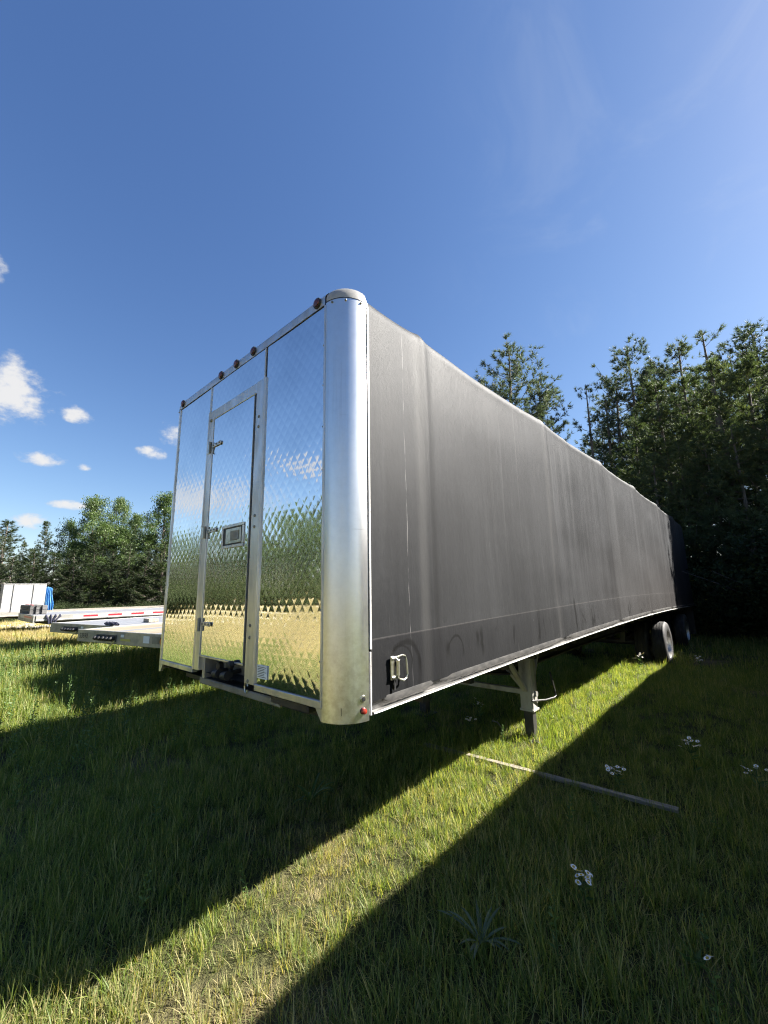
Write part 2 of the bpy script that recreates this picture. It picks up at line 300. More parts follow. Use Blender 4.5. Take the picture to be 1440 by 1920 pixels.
# ------------------------------------------------------------------ mesh helpers
ORI = {}
def origin(p):
    while p.parent: p = p.parent
    return p.location
def tag(o, label=None, cat=None, group=None, kind=None):
    if label: o['label'] = label
    if cat: o['category'] = cat
    if group: o['group'] = group
    if kind: o['kind'] = kind
    return o
def thing(name, label, cat, loc, group=None):
    o = bpy.data.objects.new(name, None); COL.objects.link(o); o.location = loc; o.empty_display_size = 0.2
    return tag(o, label, cat, group)
def link(name, me, m, parent=None, loc=None):
    o = bpy.data.objects.new(name, me); COL.objects.link(o)
    if m and not me.materials: me.materials.append(m)
    if parent: o.parent = parent
    if loc is not None: o.location = loc
    return o
def np_mesh(name, V, F, tint=None, smooth=False):
    """V (n,3); F (k,3|4) int array"""
    me = bpy.data.meshes.new(name); V = np.asarray(V, np.float32); F = np.asarray(F, np.int32)
    n, kk = F.shape
    me.vertices.add(len(V)); me.vertices.foreach_set('co', V.ravel())
    me.loops.add(n * kk); me.loops.foreach_set('vertex_index', F.ravel())
    me.polygons.add(n); me.polygons.foreach_set('loop_start', np.arange(0, n * kk, kk, dtype=np.int32))
    me.polygons.foreach_set('loop_total', np.full(n, kk, np.int32))
    if smooth: me.polygons.foreach_set('use_smooth', np.ones(n, bool))
    if tint is not None:
        a = me.attributes.new('tint', 'FLOAT', 'POINT'); a.data.foreach_set('value', np.asarray(tint, np.float32))
    me.update(calc_edges=True); me.validate(); return me
class MB:
    def __init__(s): s.v = []; s.f = []
    def add(s, V, F):
        b = len(s.v); s.v += [tuple(map(float, q)) for q in V]; s.f += [tuple(b + i for i in q) for q in F]; return s
    def box(s, x0, x1, y0, y1, z0, z1):
        return s.add([(x0, y0, z0), (x1, y0, z0), (x1, y1, z0), (x0, y1, z0), (x0, y0, z1), (x1, y0, z1), (x1, y1, z1), (x0, y1, z1)],
                     [(0, 3, 2, 1), (4, 5, 6, 7), (0, 1, 5, 4), (1, 2, 6, 5), (2, 3, 7, 6), (3, 0, 4, 7)])
    def bar(s, p0, p1, w_, h_):
        p0, p1 = Vector(p0), Vector(p1); d = (p1 - p0).normalized()
        a = d.cross(Vector((0, 0, 1)));  a = a.normalized() if a.length > 1e-3 else Vector((1, 0, 0)); b = a.cross(d)
        V = [p + a * sx * w_ / 2 + b * sy * h_ / 2 for p in (p0, p1) for sx, sy in ((-1, -1), (1, -1), (1, 1), (-1, 1))]
        return s.add(V, [(0, 1, 2, 3), (7, 6, 5, 4), (0, 4, 5, 1), (1, 5, 6, 2), (2, 6, 7, 3), (3, 7, 4, 0)])
    def tube(s, pts, r, n=8, cap=True):
        pts = [Vector(p) for p in pts]; rs = r if isinstance(r, (list, tuple)) else [r] * len(pts)
        b = len(s.v); up = Vector((0.31, 0.17, 0.93)).normalized()
        for i, p in enumerate(pts):
            d = (pts[min(i + 1, len(pts) - 1)] - pts[max(i - 1, 0)]).normalized()
            a = d.cross(up)
            if a.length < 0.05: a = d.cross(Vector((1, 0, 0)))
            a.normalize(); c = d.cross(a)
            for j in range(n):
                th = 2 * math.pi * j / n; s.v.append(tuple(p + (a * math.cos(th) + c * math.sin(th)) * rs[i]))
        for i in range(len(pts) - 1):
            for j in range(n):
                s.f.append((b + i * n + j, b + i * n + (j + 1) % n, b + (i + 1) * n + (j + 1) % n, b + (i + 1) * n + j))
        if cap:
            s.f.append(tuple(b + j for j in range(n))[::-1]); e = b + (len(pts) - 1) * n; s.f.append(tuple(e + j for j in range(n)))
        return s
    def cyl(s, p0, p1, r, n=14, r2=None): return s.tube([p0, p1], [r, r if r2 is None else r2], n)
    def lathe(s, prof, axis_p, axis='x', n=32):
        """prof: (along axis, radius)"""
        b = len(s.v); m_ = len(prof)
        for j in range(n):
            th = 2 * math.pi * j / n; c, q = math.cos(th), math.sin(th)
            for a, r in prof:
                s.v.append((axis_p[0] + a, axis_p[1] + r * c, axis_p[2] + r * q) if axis == 'x' else (axis_p[0] + r * c, axis_p[1] + a, axis_p[2] + r * q) if axis == 'y' else (axis_p[0] + r * c, axis_p[1] + r * q, axis_p[2] + a))
        for j in range(n):
            for i in range(m_ - 1):
                s.f.append((b + j * m_ + i, b + j * m_ + i + 1, b + ((j + 1) % n) * m_ + i + 1, b + ((j + 1) % n) * m_ + i))
        return s
    def sweep(s, rows, close=False):
        """rows: list of equal-length point rows -> quads"""
        b = len(s.v); m_ = len(rows[0])
        for r in rows: s.v += [tuple(map(float, p)) for p in r]
        for i in range(len(rows) - 1):
            for j in range(m_ - 1 + (1 if close else 0)):
                s.f.append((b + i * m_ + j, b + i * m_ + (j + 1) % m_, b + (i + 1) * m_ + (j + 1) % m_, b + (i + 1) * m_ + j))
        return s
    def build(s, name, m, parent=None, smooth=False, bevel=0.0, seg=1, base=None):
        if parent: o0 = Vector(origin(parent))
        else: o0 = Vector(base) if base is not None else Vector((0, 0, 0))
        me = bpy.data.meshes.new(name)
        me.from_pydata([tuple(Vector(q) - o0) for q in s.v], [], s.f)
        bm = bmesh.new(); bm.from_mesh(me)
        bmesh.ops.recalc_face_normals(bm, faces=bm.faces)
        if bevel:
            ed = [e for e in bm.edges if e.is_manifold and e.calc_face_angle(0) > 0.5]
            bmesh.ops.bevel(bm, geom=ed, offset=bevel, segments=seg, affect='EDGES', clamp_overlap=True)
        if smooth:
            for q in bm.faces: q.smooth = True
            for e in bm.edges:
                if e.is_manifold and e.calc_face_angle(0) > R(40): e.smooth = False
        bm.to_mesh(me); bm.free(); me.materials.append(m)
        o = bpy.data.objects.new(name, me); COL.objects.link(o)
        if parent: o.parent = parent
        else: o.location = o0
        return o
def copy_tree(o, parent=None):
    c = o.copy(); COL.objects.link(c); c.parent = parent
    for ch in o.children: copy_tree(ch, c)
    return c
def text(name, body, size, m, parent, loc, rx=90, rz=0, sx=1.0):
    cu_ = bpy.data.curves.new(name, 'FONT'); cu_.body = body; cu_.size = size; cu_.extrude = 0.0008
    tmp = bpy.data.objects.new('tmp', cu_); COL.objects.link(tmp)
    bpy.context.view_layer.update()
    me = bpy.data.meshes.new_from_object(tmp.evaluated_get(bpy.context.evaluated_depsgraph_get()))
    bpy.data.objects.remove(tmp, do_unlink=True)
    me.transform(Matrix.Translation(Vector(loc) - Vector(origin(parent))) @ Matrix.Rotation(R(rz), 4, 'Z') @ Matrix.Rotation(R(rx), 4, 'X') @ Matrix.Diagonal((sx, 1, 1, 1)))
    me.materials.clear(); me.materials.append(m)
    return link(name, me, None, parent)

# ------------------------------------------------------------------ ground
def gz(x, y):
    x = np.asarray(x, float); y = np.asarray(y, float)
    t = np.clip((-x - 2.8) / 4.5, 0, 1); t = t * t * (3 - 2 * t)
    return 0.20 * t + 0.018 * np.sin(1.3 * x + 0.7) * np.sin(1.1 * y + 0.4) + 0.012 * np.sin(3.1 * x + y) + 0.05 * np.sin(0.21 * x + 1) * np.sin(0.17 * y)
def f_ground(t, b):
    p = wcoord(t); n = t.noise(t.scale(p, (1, 1, 0)), 0.75, 5, 0.6); n2 = t.noise(p, 9.0, 6, 0.7); n3 = t.noise(p, 45.0, 4, 0.7)
    sp = t.n('ShaderNodeSeparateXYZ'); t.put(sp.inputs[0], p)
    far = t.m('MAXIMUM', t.ramp(t.m('MULTIPLY', sp.outputs[0], -1), 10.5, 19.0), t.ramp(t.m('MULTIPLY', sp.outputs[1], -1), 1.8, 6.0))
    d = t.ramp(t.m('ADD', n, t.m('MULTIPLY', far, 0.25)), 0.48, 0.74)
    n2 = t.m('ADD', t.m('MULTIPLY', n2, 0.55), t.m('MULTIPLY', t.ramp(n3, 0.35, 0.65), 0.45)); g = t.mix(n2, (0.020, 0.026, 0.009, 1), (0.125, 0.125, 0.045, 1))
    c = t.mix(d, g, t.mix(n2, (0.17, 0.13, 0.075, 1), (0.36, 0.29, 0.155, 1)))
    dv = t.n('ShaderNodeVectorMath', operation='DISTANCE'); t.put(dv.inputs[0], p); dv.inputs[1].default_value = (1.65, -1.5, 0)
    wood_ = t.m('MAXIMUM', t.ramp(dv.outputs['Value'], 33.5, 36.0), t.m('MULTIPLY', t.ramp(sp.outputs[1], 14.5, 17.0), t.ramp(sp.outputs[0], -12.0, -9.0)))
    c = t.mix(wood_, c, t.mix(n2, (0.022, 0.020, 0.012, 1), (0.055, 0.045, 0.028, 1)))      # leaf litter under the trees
    t.put(b.inputs['Base Color'], c)
    bump(t, b, t.m('ADD', n2, t.m('MULTIPLY', n3, 0.5)), 0.9, 0.05)
xs = np.unique(np.concatenate([np.linspace(-16, 10, 105), np.linspace(-400, -16, 40), np.linspace(10, 400, 40)]))
ys = np.unique(np.concatenate([np.linspace(-10, 22, 129), np.linspace(-400, -10, 40), np.linspace(22, 400, 40)]))
X, Y = np.meshgrid(xs, ys); Z = gz(X, Y)
V = np.stack([X.ravel(), Y.ravel(), Z.ravel()], 1); nx = len(xs)
i = (np.arange(len(ys) - 1)[:, None] * nx + np.arange(nx - 1)[None]).ravel()
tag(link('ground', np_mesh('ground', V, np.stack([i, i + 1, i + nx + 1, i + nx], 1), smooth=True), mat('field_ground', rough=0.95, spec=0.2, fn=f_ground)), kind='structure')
# pale gravel strip by the wood's edge, added for white horizon flecks in the steel
a = np.radians(np.linspace(80, 155, 60)); rows = []
for d_ in (26.0, 33.5):
    x = CAM[0] - d_ * np.sin(a); y = CAM[1] + d_ * np.cos(a); rows.append(np.stack([x, y, gz(x, y) + 0.02], 1))
tag(MB().sweep(rows).build('added_gravel_strip', mat('pale_gravel', (0.42, 0.40, 0.36), 0.95, fn=grime((0.52, 0.50, 0.46), (0.40, 0.38, 0.34), (2, 2, 2), bmp=0.8, bs=12))), kind='structure')

# ------------------------------------------------------------------ the covered trailer
L = 14.85; CB = 0.105
WID = 2.60; XR = 0.0; XL = -WID; RP = 0.173
def cz(y): return CB * math.sin(math.pi * min(max(y / L, 0), 1))
T = thing('covered_trailer', 'long flatbed trailer under a black roll tarp with a mirror-polished quilted steel front', 'trailer', (-1.3, 7.5, 0))
O_T = np.array([-1.3, 7.5, 0.0])

def quilt(x0, x1, z0, z1, y0=0.0, a=0.080, b=0.100, amp=0.00060):
    nx = int((x1 - x0) / 0.0052) + 1; nz = int((z1 - z0) / 0.0065) + 1
    X, Z = np.meshgrid(np.linspace(x0, x1, nx), np.linspace(z0, z1, nz))
    u = X / a + Z / b; v = X / a - Z / b
    fu = 2 * (u - np.floor(u)) - 1; fv = 2 * (v - np.floor(v)) - 1
    h = (1 - np.abs(fu) ** 2.6) * (1 - np.abs(fv) ** 2.6)
    iu, iv = np.floor(u), np.floor(v); rnd = np.sin(iu * 12.9898 + iv * 78.233) * 43758.5453; rnd = rnd - np.floor(rnd)
    h = h * (0.65 + 0.7 * rnd)
    e = np.minimum(np.minimum(X - x0, x1 - X), np.minimum(Z - z0, z1 - Z)); h = h * np.clip(e / 0.025, 0, 1)
    wav = 0.0012 * np.sin(2.3 * X + 1.1 * Z + 0.5) + 0.0008 * np.sin(4.1 * X - 1.7 * Z) + 0.0005 * np.sin(9.0 * X + 5.0 * Z + x0) * np.sin(6.0 * Z + x0)      # slight sheet waviness
    Yv = y0 - 0.004 - amp * h - wav
    V = np.stack([X.ravel(), Yv.ravel(), Z.ravel()], 1) - O_T
    i = (np.arange(nz - 1)[:, None] * nx + np.arange(nx - 1)[None]).ravel()
    return np_mesh('quilted_panel', V, np.stack([i, i + 1, i + nx + 1, i + nx], 1), smooth=True)
def panel(name, x0, x1, z0, z1, y0=0.0, parent=T):
    return link(name, quilt(x0, x1, z0, z1, y0), M['steel'], parent)
panel('quilted_panel', -WID + RP, -1.748, 1.155, 3.53)
panel('quilted_panel', -1.742, -0.868, 3.291, 3.53)
panel('quilted_panel', -0.842, -RP, 1.155, 3.53)
MB().box(-WID + RP - .01, -1.745, 0.004, 0.03, 1.15, 3.53).box(-1.745, -0.86, 0.004, 0.03, 3.288, 3.53).box(-0.86, -RP + .01, 0.004, 0.03, 1.15, 3.53).build('wall_backing', M['dark'], T)
# thin cover strips over the sheet joints
for x in (-1.745, -0.865):
    MB().box(x - 0.007, x + 0.007, -0.0125, 0.003, 3.289, 3.529).build('joint_strip', M['trim'], T, bevel=0.002)
MB().box(-1.756, -1.738, -0.017, 0.003, 1.142, 3.288).build('joint_strip', M['trim'], T, bevel=0.002)
MB().box(-0.852, -0.840, -0.015, 0.003, 1.142, 3.288).build('joint_strip', M['trim'], T, bevel=0.002)
MB().box(-RP - 0.012, -RP + 0.002, -0.012, 0.003, 1.12, 3.53).build('joint_strip', M['trim'], T, bevel=0.002)
MB().box(XL + RP - 0.002, XL + RP + 0.014, -0.012, 0.003, 1.12, 3.53).build('joint_strip', M['trim'], T, bevel=0.002)
# jambs
MB().box(-1.737, -1.655, -0.014, 0.03, 1.142, 3.287).build('door_jamb', M['trim'], T, bevel=0.003)
jr = MB().box(-0.962, -0.853, -0.016, 0.03, 1.142, 3.287).build('door_jamb', M['trim'], T, bevel=0.003)
for z in (2.996, 2.917, 2.257, 2.177, 1.510, 1.433, 1.160):
    MB().tube([(-0.915, -0.0155, z), (-0.915, -0.020, z), (-0.915, -0.023, z)], [0.012, 0.011, 0.006], 10).build('bolt', M['grey'], jr, smooth=True)
MB().tube([(-1.70, -0.014, 3.20), (-1.70, -0.024, 3.20)], [0.017, 0.013], 10).build('bolt', M['grey'], T, smooth=True)
# seal channel between door and latch-side jamb
MB().box(-0.984, -0.9625, -0.004, 0.03, 1.25, 3.21).build('door_seal', M['seal'], T)
MB().box(-0.989, -0.985, -0.018, 0.0, 1.25, 3.21).build('seal_lip', M['trim'], T)
# door
DR = MB().box(-1.654, -0.99, 0.004, 0.03, 1.255, 3.198).build('door', M['dark'], T)
panel('door_skin', -1.652, -0.991, 1.258, 3.196, -0.003, DR)
MB().box(-1.654, -0.9625, -0.012, 0.03, 3.20, 3.287).build('door_head', M['trim'], DR, bevel=0.003)
MB().box(-1.654, -0.99, -0.013, 0.003, 1.247, 1.257).build('door_sill', M['trim'], DR)
lt = MB().box(-1.392, -1.062, -0.016, -0.0085, 2.056, 2.078).box(-1.392, -1.062, -0.016, -0.0085, 2.211, 2.233).box(-1.392, -1.370, -0.016, -0.0085, 2.079, 2.210).box(-1.084, -1.062, -0.016, -0.0085, 2.079, 2.210).build('latch_frame', M['trim'], DR, bevel=0.002)
MB().box(-1.371, -1.083, -0.0095, -0.0075, 2.077, 2.212).build('latch_recess', M['dark'], lt)
MB().box(-1.325, -1.10, -0.0155, -0.0098, 2.088, 2.202).build('latch_paddle', M['galv'], lt, bevel=0.002)
MB().box(-1.25, -1.125, -0.020, -0.0157, 2.11, 2.18).build('paddle_pull', M['grey'], lt, bevel=0.002)
for z in (2.945, 2.215, 1.484):
    hg = MB().bar((-1.655, -0.016, z + 0.008), (-1.50, -0.016, z + 0.008), 0.006, 0.028)
    hg.tube([(-1.51, -0.013, z + 0.008), (-1.51, -0.0195, z + 0.008)], 0.019, 12)
    h = hg.build('hinge', M['trim'], DR, bevel=0.001)
    MB().cyl((-1.672, -0.024, z - 0.050), (-1.672, -0.024, z + 0.050), 0.010, 10).build('hinge_pin', M['grey'], h, smooth=True)
    for x in (-1.62, -1.57, -1.515):
        MB().tube([(x, -0.019, z + 0.008), (x, -0.0255, z + 0.008)], [0.009, 0.006], 8).build('bolt', M['grey'], h, smooth=True)
    MB().box(-1.735, -1.682, -0.0185, -0.0145, z - 0.045, z + 0.045).build('hinge_leaf', M['galv'], h, bevel=0.001)
for z in np.arange(1.35, 3.5, 0.272):
    MB().tube([(-0.192, -0.004, z), (-0.192, -0.0085, z)], [0.0065, 0.004], 8).build('rivet', M['grey'], T, smooth=True)
# bottom trim of the wall
MB().box(XL + RP, -1.757, -0.016, 0.03, 1.115, 1.152).build('bottom_trim', M['trim'], T, bevel=0.003)
MB().box(-0.839, -RP, -0.016, 0.03, 1.112, 1.152).build('bottom_trim', M['trim'], T, bevel=0.003)
MB().add([(-RP - .055, -0.006, 1.112), (-RP, -0.006, 1.112), (-RP, -0.006, 1.05), (-RP - .008, -0.006, 1.05), (-RP - .055, 0.004, 1.112), (-RP, 0.004, 1.112), (-RP, 0.004, 1.05), (-RP - .008, 0.004, 1.05)],
         [(0, 1, 2, 3), (7, 6, 5, 4), (0, 4, 5, 1), (1, 5, 6, 2), (2, 6, 7, 3), (3, 7, 4, 0)]).build('corner_gusset', M['trim'], T)
MB().add([(XL + RP + .055, -0.006, 1.112), (XL + RP, -0.006, 1.112), (XL + RP, -0.006, 1.05), (XL + RP + .008, -0.006, 1.05), (XL + RP + .055, 0.004, 1.112), (XL + RP, 0.004, 1.112), (XL + RP, 0.004, 1.05), (XL + RP + .008, 0.004, 1.05)],
         [(0, 1, 2, 3), (7, 6, 5, 4), (0, 4, 5, 1), (1, 5, 6, 2), (2, 6, 7, 3), (3, 7, 4, 0)]).build('corner_gusset', M['trim'], T)
# registration plate / decal sheet low on the right panel
dc = MB().box(-0.812, -0.700, -0.0125, -0.0075, 1.193, 1.272).build('decal_plate', M['paper'], T)
for j in range(7):
    z = 1.262 - j * 0.0097
    MB().box(-0.806, -0.728 if j % 3 else -0.708, -0.0131, -0.0126, z - 0.0022, z + 0.0012).build('print_line', M['ink'], dc)
# recess with couplings under the door
rc = MB().box(-1.655, -0.96, 0.145, 0.155, 1.085, 1.25).build('coupling_recess', M['grey'], T)
MB().box(-1.655, -1.615, 0.02, 0.143, 1.085, 1.245).build('recess_cheek', M['trim'], rc)
MB().box(-1.655, -0.962, 0.005, 0.143, 1.245, 1.2465).build('recess_lintel', M['dark'], rc)
MB().box(-1.59, -1.49, 0.12, 0.144, 1.12, 1.22).build('socket_box', M['grey'], rc, bevel=0.006)
MB().tube([(-1.54, 0.121, 1.17), (-1.54, 0.085, 1.17), (-1.54, 0.08, 1.17)], [0.034, 0.034, 0.02], 14).build('electrical_socket', M['dark'], rc, smooth=True)
for x, s_ in ((-1.43, 1), (-1.30, -1)):
    g = MB().tube([(x, 0.144, 1.16), (x, 0.05, 1.15), (x + 0.02 * s_, 0.03, 1.14)], [0.016, 0.018, 0.020], 10)
    g.tube([(x - 0.035, 0.03, 1.135), (x + 0.045, 0.028, 1.145)], [0.030, 0.034], 12)
    g.build('gladhand', M['dark'], rc, smooth=True)
MB().tube([(-1.36, 0.143, 1.205), (-1.36, 0.10, 1.20), (-1.34, 0.08, 1.13), (-1.33, 0.10, 1.09)], 0.011, 8).build('air_hose', M['seal'], rc, smooth=True)
MB().tube([(-1.01 + 0.02 * math.cos(q), 0.03, 1.10 + 0.035 * math.sin(q)) for q in np.linspace(0.3, 2 * math.pi - 0.3, 12)], 0.006, 6).build('shackle', M['galv'], rc, smooth=True)
MB().tube([(-1.125, -0.014, 1.243), (-1.125, -0.045, 1.24), (-1.125, -0.052, 1.24)], [0.026, 0.026, 0.016], 14).build('rubber_bumper', M['seal'], DR, smooth=True)
MB().box(-1.72, -0.62, 0.03, 0.16, 1.035, 1.083).build('front_crossbeam', M['grey'], T, bevel=0.008)
MB().box(XL + 0.30, -0.40, 0.17, 0.28, 0.99, 1.083).build('front_crossbeam', M['dark'], T, bevel=0.008)
MB().box(-0.72, -0.34, 0.03, 0.16, 1.045, 1.100).build('tow_eye_block', M['dark'], T, bevel=0.01)

# corner posts: vertical quarter-round, with top caps and the header rail between them
def arc(cx, sgn, r, n=14): return [(cx + sgn * r * math.sin(t), RP - r * math.cos(t)) for t in np.linspace(0, math.pi / 2, n)]
for sgn, cx in ((1, XR - RP), (-1, XL + RP)):
    pts = arc(cx, sgn, RP + 0.006) ; inn = arc(cx, sgn, RP - 0.02)
    ring = pts + inn[::-1]
    m_ = MB(); rows = [[(x, y, z) for x, y in ring] for z in (1.048, 1.052, 1.5, 2.2, 2.9, 3.545)]
    m_.sweep(rows, close=True)
    post = m_.build('corner_post', M['alu'], T, smooth=True)
    prof = [(-0.007, 3.549), (-0.007, 3.578), (0.002, 3.606), (0.020, 3.632), (0.05, 3.655), (0.10, 3.670), (0.173, 3.676)]
    cp = MB().sweep([[(cx + sgn * (RP - y) * math.sin(t), RP - (RP - y) * math.cos(t), z) for y, z in prof] for t in np.linspace(0.035, math.pi / 2, 16)]).build('post_cap', M['cap'], T, smooth=True)
    for t in (0.30, 0.80, 1.36):
        d = Vector((sgn * math.sin(t), -math.cos(t), 0)); c0 = Vector((cx, RP, 3.528)) + d * (RP + 0.005)
        MB().tube([c0, c0 + d * 0.006, c0 + d * 0.009], [0.0085, 0.0075, 0.004], 8).build('screw', M['grey'], post, smooth=True)
    MB().sweep([[(cx + sgn * (RP + o_) * math.sin(t), RP - (RP + o_) * math.cos(t), z) for o_, z in ((0.004, 3.5455), (0.0085, 3.5455), (0.0085, 3.5485), (0.004, 3.5485))] for t in np.linspace(0, math.pi / 2, 12)]).build('cap_joint', M['seal'], post)
    if sgn == 1:
        th = 1.34; d = Vector((math.sin(th), -math.cos(th), 0))
        for z, mm, nm in ((1.163, 'seal', 'grommet'), (1.104, 'red', 'marker_light')):
            c0 = Vector((cx, RP, z)) + d * (RP + 0.005)
            p = MB().tube([c0, c0 + d * 0.006], [0.019, 0.017], 14).build(nm, M['galv' if nm == 'grommet' else 'seal'], post, smooth=True)
            MB().tube([c0 + d * 0.0062, c0 + d * (0.010 if nm == 'grommet' else 0.02), c0 + d * (0.0105 if nm == 'grommet' else 0.024)], [0.0115 if nm == 'grommet' else 0.016, 0.011 if nm == 'grommet' else 0.014, 0.005], 14).build('plug' if nm == 'grommet' else 'lens', M[mm], p, smooth=True)
prof = [(0.03, 3.535), (-0.010, 3.535), (-0.010, 3.585), (-0.001, 3.610), (0.020, 3.635), (0.05, 3.655), (0.10, 3.668), (0.20, 3.674)]
hd = MB().sweep([[(x, y, z) for y, z in prof] for x in np.linspace(XL + RP + 0.003, -RP - 0.003, 8)]).build('header_rail', M['trim'], T, smooth=True)
MB().box(XL + RP, -RP, -0.006, 0.002, 3.5302, 3.5349).build('header_gap', M['seal'], hd)
for x in (-0.252, -1.043, -1.308, -1.571, -2.362):
    p = MB().tube([(x, -0.010, 3.580), (x, -0.020, 3.580)], [0.038, 0.035], 18).build('marker_light', M['seal'], hd, smooth=True)
    MB().tube([(x, -0.0202, 3.580), (x, -0.027, 3.580), (x, -0.031, 3.580)], [0.028, 0.025, 0.012], 16).build('lens', M['maroon'], p, smooth=True)

# the tarp
BOWS = [0.19] + [0.80 + 2.39 * k_ for k_ in range(6)] + [14.80]
RS = 0.16; ZT = 3.668
def prof_pts():
    P = [(0.0, z, 0.0) for z in np.linspace(1.13, ZT - RS, 34)]
    P += [(-RS + RS * math.cos(t), ZT - RS + RS * math.sin(t), 1.0) for t in np.linspace(0, math.pi / 2, 13)[1:]]
    Rf = [(-RS - (WID - 2 * RS) * q, ZT + 0.03 * math.sin(math.pi * q), 2.0) for q in np.linspace(0, 1, 18)[1:-1]]
    Q = [(-WID - x, z, s_) for x, z, s_ in P][::-1]
    return P + Rf + Q
PP = np.array(prof_pts())
ny = 560; yy = np.linspace(0.205, 14.84, ny)
rg = np.random.default_rng(3); ph = rg.uniform(0, 6.28, 12); fr = rg.uniform(2.2, 13.0, 12)
rows = []
for y in yy:
    i = max(j for j in range(len(BOWS)) if BOWS[j] <= y + 1e-6); i = min(i, len(BOWS) - 2)
    u = (y - BOWS[i]) / (BOWS[i + 1] - BOWS[i]); gap = BOWS[i + 1] - BOWS[i]
    sag = (u ** 0.75) * (1 - u) * 3.2 * (0.25 if gap < 1 else 1.0)
    rid = sum(math.exp(-((y - bk) / 0.05) ** 2) for bk in BOWS[1:-1]); skirt = sum(math.exp(-abs(y - bk) / 0.22) for bk in BOWS[1:-1])
    x = PP[:, 0].copy(); z = PP[:, 1].copy(); side = np.where(x > -WID / 2, 1.0, -1.0)
    h = np.clip((z - 1.13) / (ZT - 1.13), 0, 1)
    top = np.clip((z - (ZT - RS - 0.45)) / (RS + 0.45), 0, 1)
    mid = np.sin(np.pi * np.clip(h, 0, 1)) * (PP[:, 2] < 0.5)
    fold = sum(math.sin(fr[q] * y + ph[q]) for q in range(12)) / 12
    z += cz(y) - top * (0.028 * sag) + top * 0.006 * rid
    x -= side * (mid * 0.022 * sag + top * 0.020 * sag - 0.006 * rid * np.clip(h * 1.5, 0, 1))
    x += side * (fold * 0.009 * (0.3 + h) * (PP[:, 2] < 1.5) + 0.0055 * np.sin(11.0 * y + 2.0 * h * 3 + i) * skirt * h ** 1.2 * (PP[:, 2] < 1.5))
    x += side * 0.0035 * np.clip((1.46 - (z - cz(y))) / 0.02, 0, 1) * (PP[:, 2] < 0.5)                      # welded hem seam
    x += side * 0.003 * math.exp(-((y - 0.80) / 0.010) ** 2) * (PP[:, 2] < 0.5)
    if y > 14.2:
        e = (y - 14.2) / 0.64; x -= side * 0.06 * e ** 3; z -= top * 0.07 * e ** 2
    rows.append(np.stack([x, np.full_like(x, y), z], 1))
Vt = np.concatenate(rows) - O_T; mp = len(PP)
i = (np.arange(ny - 1)[:, None] * mp + np.arange(mp - 1)[None]).ravel()
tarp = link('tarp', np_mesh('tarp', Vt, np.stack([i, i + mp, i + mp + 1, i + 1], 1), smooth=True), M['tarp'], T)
last = rows[-1]
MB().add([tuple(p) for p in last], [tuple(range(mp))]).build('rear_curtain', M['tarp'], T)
# edge channel that holds the tarp behind the posts
def band(y0, y1, off, z0=1.10, name='tarp_channel', m='white', par=T, split=None):
    r2 = []
    for (x, z, s_) in PP:
        if z < z0: z = z0
        r2.append((x, z))
    c = np.array(r2); ctr = np.array([-WID / 2, 2.3]); nrm = c - ctr
    d = np.zeros_like(c); d[:, 0] = np.where(PP[:, 2] < 1.5, np.sign(c[:, 0] - ctr[0]), 0); d[PP[:, 2] >= 0.5, 1] = 1
    d[(PP[:, 2] > 0.5) & (PP[:, 2] < 1.5)] *= 0.72
    o_ = c + d * off; n_ = c - d * 0.03
    rows = [[(p[0], y0, p[1]) for p in n_], [(p[0], y0, p[1]) for p in o_], [(p[0], y1, p[1]) for p in o_], [(p[0], y1, p[1]) for p in n_]]
    return MB().sweep(rows).build(name, M[m], par, smooth=False)
band(RP + 0.0005, 0.1795, 0.002, 1.06, 'post_seal', 'seal')
chn = band(0.180, 0.1915, 0.013, 1.41, 'tarp_channel', 'white')
band(0.1925, 0.2045, 0.004, 1.06, 'channel_seal', 'seal')
MB().box(-0.02, 0.010, 0.180, 0.1915, 1.07, 1.395).build('lower_channel', M['white'], T, bevel=0.002)
MB().box(XL - 0.010, XL + 0.02, 0.180, 0.1915, 1.07, 1.395).build('lower_channel', M['white'], T, bevel=0.002)
# hem pockets between the bows, and the bright rub rail
for a_, b_ in zip(BOWS[:-1], BOWS[1:]):
    a_ = max(a_, 0.26)
    for sd in (1, -1):
        X0 = XR if sd == 1 else XL; rws = []
        n_ = 24
        for q in range(n_ + 1):
            y = a_ + 0.04 + (b_ - a_ - 0.08) * q / n_; e = min(q, n_ - q) / 3.0; e = min(1, 0.3 + 0.7 * e); zz = cz(y)
            rws.append([(X0 - sd * 0.01, y, 1.104 + zz + 0.02 * (1 - e)), (X0 + sd * 0.006 * e, y, 1.103 + zz + 0.02 * (1 - e)), (X0 + sd * 0.009 * e, y, 1.118 + zz), (X0 + sd * 0.006 * e, y, 1.140 + zz), (X0 - sd * 0.01, y, 1.142 + zz)])
        MB().sweep(rws).build('tarp_hem', M['hem'], T, smooth=True)
for X0, sd in ((XR, 1), (XL, -1)):
    rws = []
    for y in np.linspace(0.205, L, 60):
        zz = cz(y); rws.append([(X0 - sd * 0.05, y, 1.064 + zz), (X0 + sd * 0.014, y, 1.067 + zz), (X0 + sd * 0.017, y, 1.071 + zz), (X0 + sd * 0.014, y, 1.077 + zz), (X0 - sd * 0.05, y, 1.079 + zz)])
    MB().sweep(rws).build('rub_rail', M['trim'], T, smooth=True)
    rws = []
    for y in np.linspace(0.205, L, 60):
        zz = cz(y); rws.append([(X0 - sd * 0.022, y, 1.080 + zz), (X0 - sd * 0.022, y, 1.13 + zz), (X0 - sd * 0.052, y, 1.13 + zz), (X0 - sd * 0.052, y, 1.080 + zz)])
    MB().sweep(rws, close=True).build('side_rail', M['dark'], T)
rws = []
